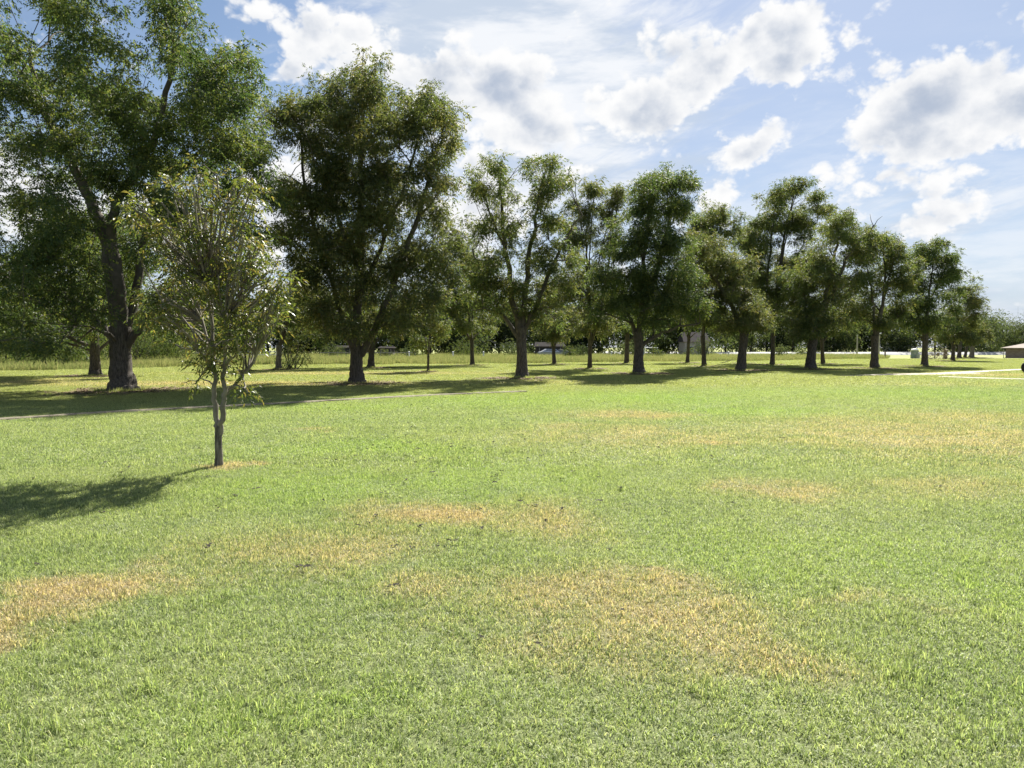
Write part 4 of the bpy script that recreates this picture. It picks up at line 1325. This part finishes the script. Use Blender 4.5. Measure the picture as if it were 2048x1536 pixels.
MB().poly([(-ov, -ov, bh), (bw + ov, -ov, bh), (bw + ov, bdp + ov, bh), (-ov, bdp + ov, bh), (3.0, bdp / 2, bh + 0.85), (bw - 3.0, bdp / 2, bh + 0.85),
           (-ov, -ov, bh - 0.12), (bw + ov, -ov, bh - 0.12), (bw + ov, bdp + ov, bh - 0.12), (-ov, bdp + ov, bh - 0.12)],
          [(0, 1, 5, 4), (1, 2, 5), (2, 3, 4, 5), (3, 0, 4), (6, 9, 8, 7), (0, 6, 7, 1), (1, 7, 8, 2), (2, 8, 9, 3), (3, 9, 6, 0)]).build("roof", M_ROOF, bd)
MB().box((3.6, -0.03, 1.05), (0.95, 0.06, 1.1)).build("window", M_GLASS, bd)

# pole beside the outbuilding
p = gnd(2007, 716.5)
o = MB().tube((0, 0, 0), (0, 0, 1.35), 0.05).box((0, 0, 1.38), (0.16, 0.16, 0.06)).build("post", M_WOODG); o.location = p
tag(o, "thin pale post standing just left of the brick outbuilding", "post")

# black tyre at the right edge
p = gnd(2050, 746)
ty = empty("tyre", (p[0] + 0.12, p[1], 0.40)); tag(ty, "black round tyre standing upright, cut by the right edge", "tyre")
prof = []
nseg, ms = 28, 10
tv, tf = [], []
for i in range(nseg):
    a = 2 * math.pi * i / nseg
    for j in range(ms):
        b_ = 2 * math.pi * j / ms
        rad_ = 0.29 + 0.115 * math.cos(b_)
        tv.append((rad_ * math.cos(a), 0.10 * math.sin(b_), rad_ * math.sin(a)))
for i in range(nseg):
    for j in range(ms):
        tf.append((i * ms + j, ((i + 1) % nseg) * ms + j, ((i + 1) % nseg) * ms + (j + 1) % ms, i * ms + (j + 1) % ms))
MB().poly(tv, tf).build("tread", M_RUBBER, ty, True)
MB().tube((0, -0.04, 0), (0, 0.04, 0), 0.19, seg=20).build("rim", M_DARK, ty)

# squat tank with a white domed cap, beyond the gravel
p = gnd(1829, 716.5)
tk = empty("well_tank", p); tag(tk, "squat grey green tank with a white domed cap at the back of the lawn", "tank")
MB().lathe((0, 0, 0), [(0.60, 0), (0.62, 0.1), (0.62, 0.5), (0.56, 0.75), (0.58, 1.3)], 18).build("body", plain("tank_grey", (0.22, 0.26, 0.235), 0.7, 2.0, .2), tk, False)
MB().lathe((0, 0, 1.3), [(0.62, 0), (0.60, 0.12), (0.45, 0.26), (0.15, 0.34)], 18).build("cap", M_WHITE, tk, True)
p = gnd(1836, 716.0)
o = MB().box((0, 0, 0.35), (0.5, 0.4, 0.7)).box((0, 0, 0.75), (0.3, 0.2, 0.12)).build("pump_box", M_METAL); o.location = p
tag(o, "small blue grey pump box beside the squat tank", "pump")

# posts
def post(px, pyb, h_, r_, mat, label, cap=False, lean=0.0, group=None):
    p = gnd(px, pyb)
    m = MB().tube((0, 0, -0.05), (lean, 0, h_), r_, r_ * 0.9, 8)
    if cap: m.lathe((lean, 0, h_), [(r_ * 1.5, 0), (r_ * 1.5, .05), (r_ * .3, .14)], 8)
    o = m.build("post", mat); o.location = p
    return tag(o, label, "post", group)


post(1770, 716.5, 0.95, 0.14, M_WOOD, "short reddish post right of the spreading tree's trunk", True)
post(1888, 718, 1.7, 0.16, M_WOOD, "dark leaning post in the bed between two trunks", False, 0.05)
post(1892, 718, 1.4, 0.20, M_WOOD, "thicker dark post just right of the leaning one", True)
post(1869, 717.5, 1.1, 0.10, M_WOODG, "thin stake at the left end of the planted bed")
post(1876, 712, 0.7, 0.25, M_WOOD, "low stump like post close to the road line")
# the planted bed
shrub("flower_bed", "low pinkish brown planting between the two dark posts", 1872, 717, 113, 5.5, 0.6, plain("dry_planting", (0.24, 0.19, 0.13), .9, 4.0, .3), 95, 0.16, 50, 3, None, "flower bed")

# utility poles
def upole(px, D, topy, label, lamp=False):
    b = at(px, 705, D); b[2] = 0
    h_ = at(px, topy, D)[2]
    r = empty("utility_pole", b); tag(r, label, "pole", "poles along the road")
    MB().tube((0, 0, 0), (0, 0, h_), 0.17, 0.13, 10).build("pole", M_WOODG, r)
    if lamp:
        MB().tube((0, 0, h_ - 0.2), (0.0, -0.5, h_), 0.04).build("arm", M_METAL, r)
        MB().lathe((0, -0.55, h_ - 0.25), [(0.28, 0), (0.25, 0.28), (0.1, 0.4)], 12).build("lamp_head", M_WHITE, r, True)
    else:
        MB().tube((0, 0, h_), (0, 0, h_ + .12), 0.15, 0.05, 10).build("cap", M_METAL, r)


upole(1714, 168, 671, "bare grey utility pole left of the spreading tree")
upole(1758, 166, 667, "pole with a white lamp head right behind the spreading tree's trunk", True)

# white trailer and the clutter beside it across the road
b = at(1792, 703, 196); b[2] = 0
tr_ = empty("house_trailer", b); tr_.scale = (1, 1, 0.72); tag(tr_, "long white house trailer with a green edged roof across the road", "trailer")
L_ = 38 / F_PX * 196
MB().box((-0.2, 0, 1.75), (L_, 3.0, 2.3)).build("wall", M_WHITE, tr_)
MB().box((-0.2, 0, 3.0), (L_ + 0.4, 3.3, 0.2)).build("roof", M_TIN, tr_)
for x in (-1.6, 0.1, 1.5):
    f_ = MB().box((x, -1.53, 1.9), (0.75, 0.06, 0.8)).build("window", M_GREYW, tr_)
    MB().box((x, -1.565, 1.9), (0.6, 0.02, 0.65)).build("pane", M_GLASS, f_)
MB().box((0.9, -1.53, 1.55), (0.6, 0.06, 1.75)).build("door", M_GREYW, tr_)
MB().box((-0.2, 0, 0.3), (L_ - 0.2, 2.6, 0.6)).build("skirting", M_DARK, tr_)
b = at(1812, 703, 194); b[2] = 0
cp = empty("carport", b); cp.scale = (1, 1, 0.75); tag(cp, "open carport with pale roof right of the white trailer", "carport")
MB().box((0, 0, 2.6), (3.2, 3.4, 0.15)).build("roof", M_METAL, cp)
for sx in (-1.5, 1.5):
    for sy in (-1.5, 1.5):
        MB().tube((sx, sy, 0), (sx, sy, 2.53), 0.06).build("leg", M_METAL, cp)
# parked cars
def car(px, pyb, D, label, mat, rz=0.0, s=1.0, group=None):
    b = at(px, pyb, D); b[2] = 0
    r = empty("parked_car", b); r.rotation_euler = (0, 0, rz); r.scale = (s, s, s); tag(r, label, "car", group)
    side = [(-2.25, .35), (2.25, .35), (2.3, .75), (2.15, .95), (1.35, 1.05), (0.75, 1.5), (-0.9, 1.55), (-1.75, 1.1), (-2.2, 1.0), (-2.3, .7)]
    V, Fc = [], []
    for yq, sh in ((-0.88, 1), (0.88, 1)):
        for (x, z) in side:
            V.append((x, yq * (0.86 if z > 1.3 else 1), z))
    k = len(side)
    Fc.append(tuple(range(k))); Fc.append(tuple(reversed(range(k, 2 * k))))
    for i in range(k):
        j = (i + 1) % k
        Fc.append((i, k + i, k + j, j))
    MB().poly(V, Fc).build("body", mat, r)
    MB().poly([(-1.55, -.865, 1.08), (1.15, -.865, 1.08), (.68, -.80, 1.42), (-.85, -.80, 1.45)], [(0, 1, 2, 3)]).build("side_window", M_GLASS, r)
    MB().poly([(1.33, -.7, 1.10), (1.33, .7, 1.10), (.80, .6, 1.46), (.80, -.6, 1.46)], [(0, 1, 2, 3)]).build("windscreen", M_GLASS, r)
    for sx in (-1.4, 1.4):
        for sy in (-0.82, 0.82):
            w__ = MB().tube((sx, sy - .1, .33), (sx, sy + .1, .33), .33, seg=16).build("wheel", M_RUBBER, r)
            MB().tube((sx, sy - .115, .33), (sx, sy + .115, .33), .17, seg=12).build("rim", M_METAL, w__)


car(1102, 706, 128, "silver car half hidden in the tall grass beside the dark shed", M_CAR, 0.15)
car(1126, 705, 133, "second greyer car just right of the silver one", plain("grey_paint", (.20, .21, .23), .35, 1.0, .03, metal=.4), -0.2, 0.9)


def shed(name, px, D, w_, d_, h_, rh, wall, roof, label, cat, openf=False):
    b = at(px, 700, D); b[2] = 0
    r = empty(name, b); tag(r, label, cat)
    MB().box((0, d_ / 2, h_ / 2), (w_, d_, h_)).build("wall", wall, r)
    MB().poly([(-w_ / 2 - .3, -.3, h_ + .003), (w_ / 2 + .3, -.3, h_ + .003), (w_ / 2 + .3, d_ + .3, h_ + .003), (-w_ / 2 - .3, d_ + .3, h_ + .003), (-w_ / 2 - .1, d_ / 2, h_ + rh), (w_ / 2 + .1, d_ / 2, h_ + rh)],
              [(0, 1, 5, 4), (1, 2, 5), (2, 3, 4, 5), (3, 0, 4), (3, 2, 1, 0)]).build("roof", roof, r)
    if openf:
        MB().box((0, -0.02, h_ * .42), (w_ * .7, 0.04, h_ * .84)).build("doorway_shade", M_DARK, r)  # flat dark panel on the solid wall, painted shade of an open interior
        for s_ in (-1, 1):
            MB().box((s_ * w_ * .37, -.05, h_ * .45), (.14, .10, h_ * .9)).build("door_post", M_WOODG, r)
    else:
        f_ = MB().box((-w_ * .22, -.03, h_ * .55), (1.1, .06, 1.0)).build("window", M_WHITE, r)
        MB().box((-w_ * .22, -.07, h_ * .55), (.9, .02, .8)).build("pane", M_GLASS, f_)
        MB().box((w_ * .15, -.03, h_ * .42), (.95, .06, h_ * .8)).build("door", M_GREYW, r)
    return r


M_SHEDW = plain("shed_boards", (0.06, 0.052, 0.045), .9, 2.0, .3)
M_ROOFD = plain("dark_shed_roof", (0.028, 0.025, 0.024), .95, 1.5, .3, spec=0.05)
shed("open_shed", 1100, 136, 5.2, 4, 2.0, 0.8, M_SHEDW, M_ROOFD, "dark open shed behind the silver car", "shed", True)
shed("open_shed", 688, 138, 3.0, 3, 1.8, 0.4, M_SHEDW, M_ROOFD, "black fronted open shed left of the tall dark pecan", "shed", True)
shed("open_shed", 772, 134, 2.4, 2.5, 1.7, 0.3, M_SHEDW, M_ROOFD, "small lean to shed right of the tall dark pecan's trunk", "shed", True)
shed("farmhouse", 1393, 142, 4.6, 5, 2.9, 1.9, plain("house_wall", (.42, .37, .34), .85, 1.0, .1), plain("greypink_shingle", (.075, .065, .065), .95, 3.0, .12, spec=0.05),
     "low house with grey pink roof glimpsed between two pecan trunks", "house")

# swing frame
b = at(1302, 704, 122); b[2] = 0
sw = empty("swing_frame", b); tag(sw, "pale metal swing frame in the grass right of the dense tree's trunk", "swing")
for sx in (-1.0, 1.0):
    for sy in (-0.7, 0.7):
        MB().tube((sx * 1.15 + (0.35 if sx > 0 else -0.35), sy, 0), (sx, 0, 1.75), 0.05).build("leg", M_METAL, sw)
MB().tube((-1.1, 0, 1.76), (1.1, 0, 1.76), 0.055).build("crossbar", M_METAL, sw)
for sx in (-.5, .4):
    q = MB().box((sx, 0, .5), (.45, .2, .05)).build("seat", M_RUBBER, sw)
    MB().tube((sx - .2, 0, .5), (sx - .2, 0, 1.72), .015, seg=4).tube((sx + .2, 0, .5), (sx + .2, 0, 1.72), .015, seg=4).build("chain", M_METAL, q)

# white rail fence behind the sapling
def rail_fence(name, x0, x1, D, n, h_, rails, label, mat=None, r_=0.06):
    mat = mat or M_WHITE
    a, b = at(x0, 700, D)[0], at(x1, 700, D)[0]
    r = empty(name, ((a + b) / 2, D, 0)); tag(r, label, "fence")
    half = (b - a) / 2
    for i in range(n):
        MB().tube((-half + 2 * half * i / (n - 1), 0, 0), (-half + 2 * half * i / (n - 1), 0, h_), r_, seg=8).build("post", mat, r)
    for z in rails:
        MB().box((0, -r_ - .02, z), (2 * half, .04, .10)).build("rail", mat, r)


rail_fence("rail_fence", 478, 552, 112, 7, 1.25, (1.15, .7), "white rail fence crossing behind the sapling and the thin little tree")
rail_fence("rail_fence", 1955, 2022, 215, 9, 1.3, (1.15, .6), "pale post and rail fence beyond the road at the right", M_WOODG, 0.10)
rail_fence("rail_fence", 640, 830, 116, 12, 1.1, (1.0,), "faint grey wire fence posts behind the tall dark pecan", M_WOODG, 0.04)
for k, (px, lab) in enumerate([(906, "white marker post in the meadow right of the small young tree"), (818, "white marker post left of the small young tree"),
                              (967, "small white marker right of the wide dark crowned tree's trunk"), (1223, "white marker post between two slim trunks"),
                              (1457, "white marker post left of the leaning trunk")]):
    b = at(px, 704, 118); b[2] = 0
    o = MB().box((0, 0, .5), (.22, .22, 1.0), taper=.9).lathe((0, 0, 1.0), [(.16, 0), (.13, .15), (.03, .2)], 8).build("marker_post", M_WHITE); o.location = b
    tag(o, lab, "marker post")
b = at(1629, 703, 164); b[2] = 0
sg = empty("road_sign", b); tag(sg, "blank white road sign seen beside the leaning limbed tree's trunk", "sign")
MB().tube((0, 0, 0), (0, 0, 2.3), .05).build("pole", M_METAL, sg); MB().box((0, -.07, 1.9), (.75, .03, .95)).build("board", M_WHITE, sg)

# fallen branch in the orchard grass
p = gnd(1457, 727)
fb_ = Tubes()
fb_.add([(-.9, 0, .05), (-.4, .05, .14), (.1, 0, .32), (.5, -.05, .55)], [.035, .03, .025, .012], 6)
fb_.add([(.1, 0, .32), (.5, .1, .36), (.85, .15, .60)], [.022, .016, .008], 5)
fb_.add([(-.4, .05, .14), (-.1, .2, .42)], [.018, .008], 5)
o = link(bpy.data.objects.new("fallen_branch", fb_.mesh("fallen_branch", M_BARK_TWIG))); o.location = p
tag(o, "fallen dead branch lying in the grass left of the leaning trunk", "branch")

# dry leaves scattered on the lawn
lv = []
for q in range(3):
    r = np.random.default_rng(200 + q)
    nL = 3 + q
    V, Fc = [], []
    for i in range(nL):
        a = r.uniform(0, 6.28); l_ = r.uniform(.035, .06); c = r.normal(0, .022, 3); c[2] = abs(c[2]) * .6
        d = np.array([math.cos(a), math.sin(a), r.uniform(-.1, .5)]); s_ = np.array([-math.sin(a), math.cos(a), r.uniform(-.3, .3)])
        n0 = len(V)
        V += [c, c + d * l_ * .5 + s_ * l_ * .3, c + d * l_, c + d * l_ * .5 - s_ * l_ * .3, c + d * l_ * .5 - np.array([0, 0, .008])]
        Fc += [(n0, n0 + 1, n0 + 4), (n0 + 1, n0 + 2, n0 + 4), (n0 + 2, n0 + 3, n0 + 4), (n0 + 3, n0, n0 + 4)]
    lv.append(mesh_np("fallen_leaf", np.array(V), np.array(Fc), M_LEAFDRY))
GL = "dark dry leaves scattered on the lawn"
r = np.random.default_rng(77)
spots = [(285, 994), (70, 1143), (592, 876), (1080, 918), (410, 1108), (1240, 1232), (990, 1018), (1070, 1024), (815, 917), (552, 923), (1077, 1302), (603, 1148), (785, 1103), (965, 1290)]
while len(spots) < 260:
    px, py = r.uniform(20, 2030), 800 + abs(r.normal(0, 1)) * 130
    if r.random() < .6: px = r.normal(960, 190)
    if 20 < px < 2030 and py < 1250: spots.append((px, py))
for i, (px, py) in enumerate(spots):
    p = gnd(px, py)
    o = link(bpy.data.objects.new("fallen_leaf", lv[i % 3]))
    o.location = (p[0], p[1], 0.04); s_ = r.uniform(.6, 1.1) * (1.2 if i < 14 else 1.0) * (0.6 if py > 1200 else 1.0)
    o.scale = (s_, s_, s_); o.rotation_euler = (0, 0, r.uniform(0, 6.28))
    tag(o, "curled dark dry leaf lying on the sunny lawn", "leaf", GL)
print("leaf faces", NF, "script seconds", round(time.time() - T0, 1))
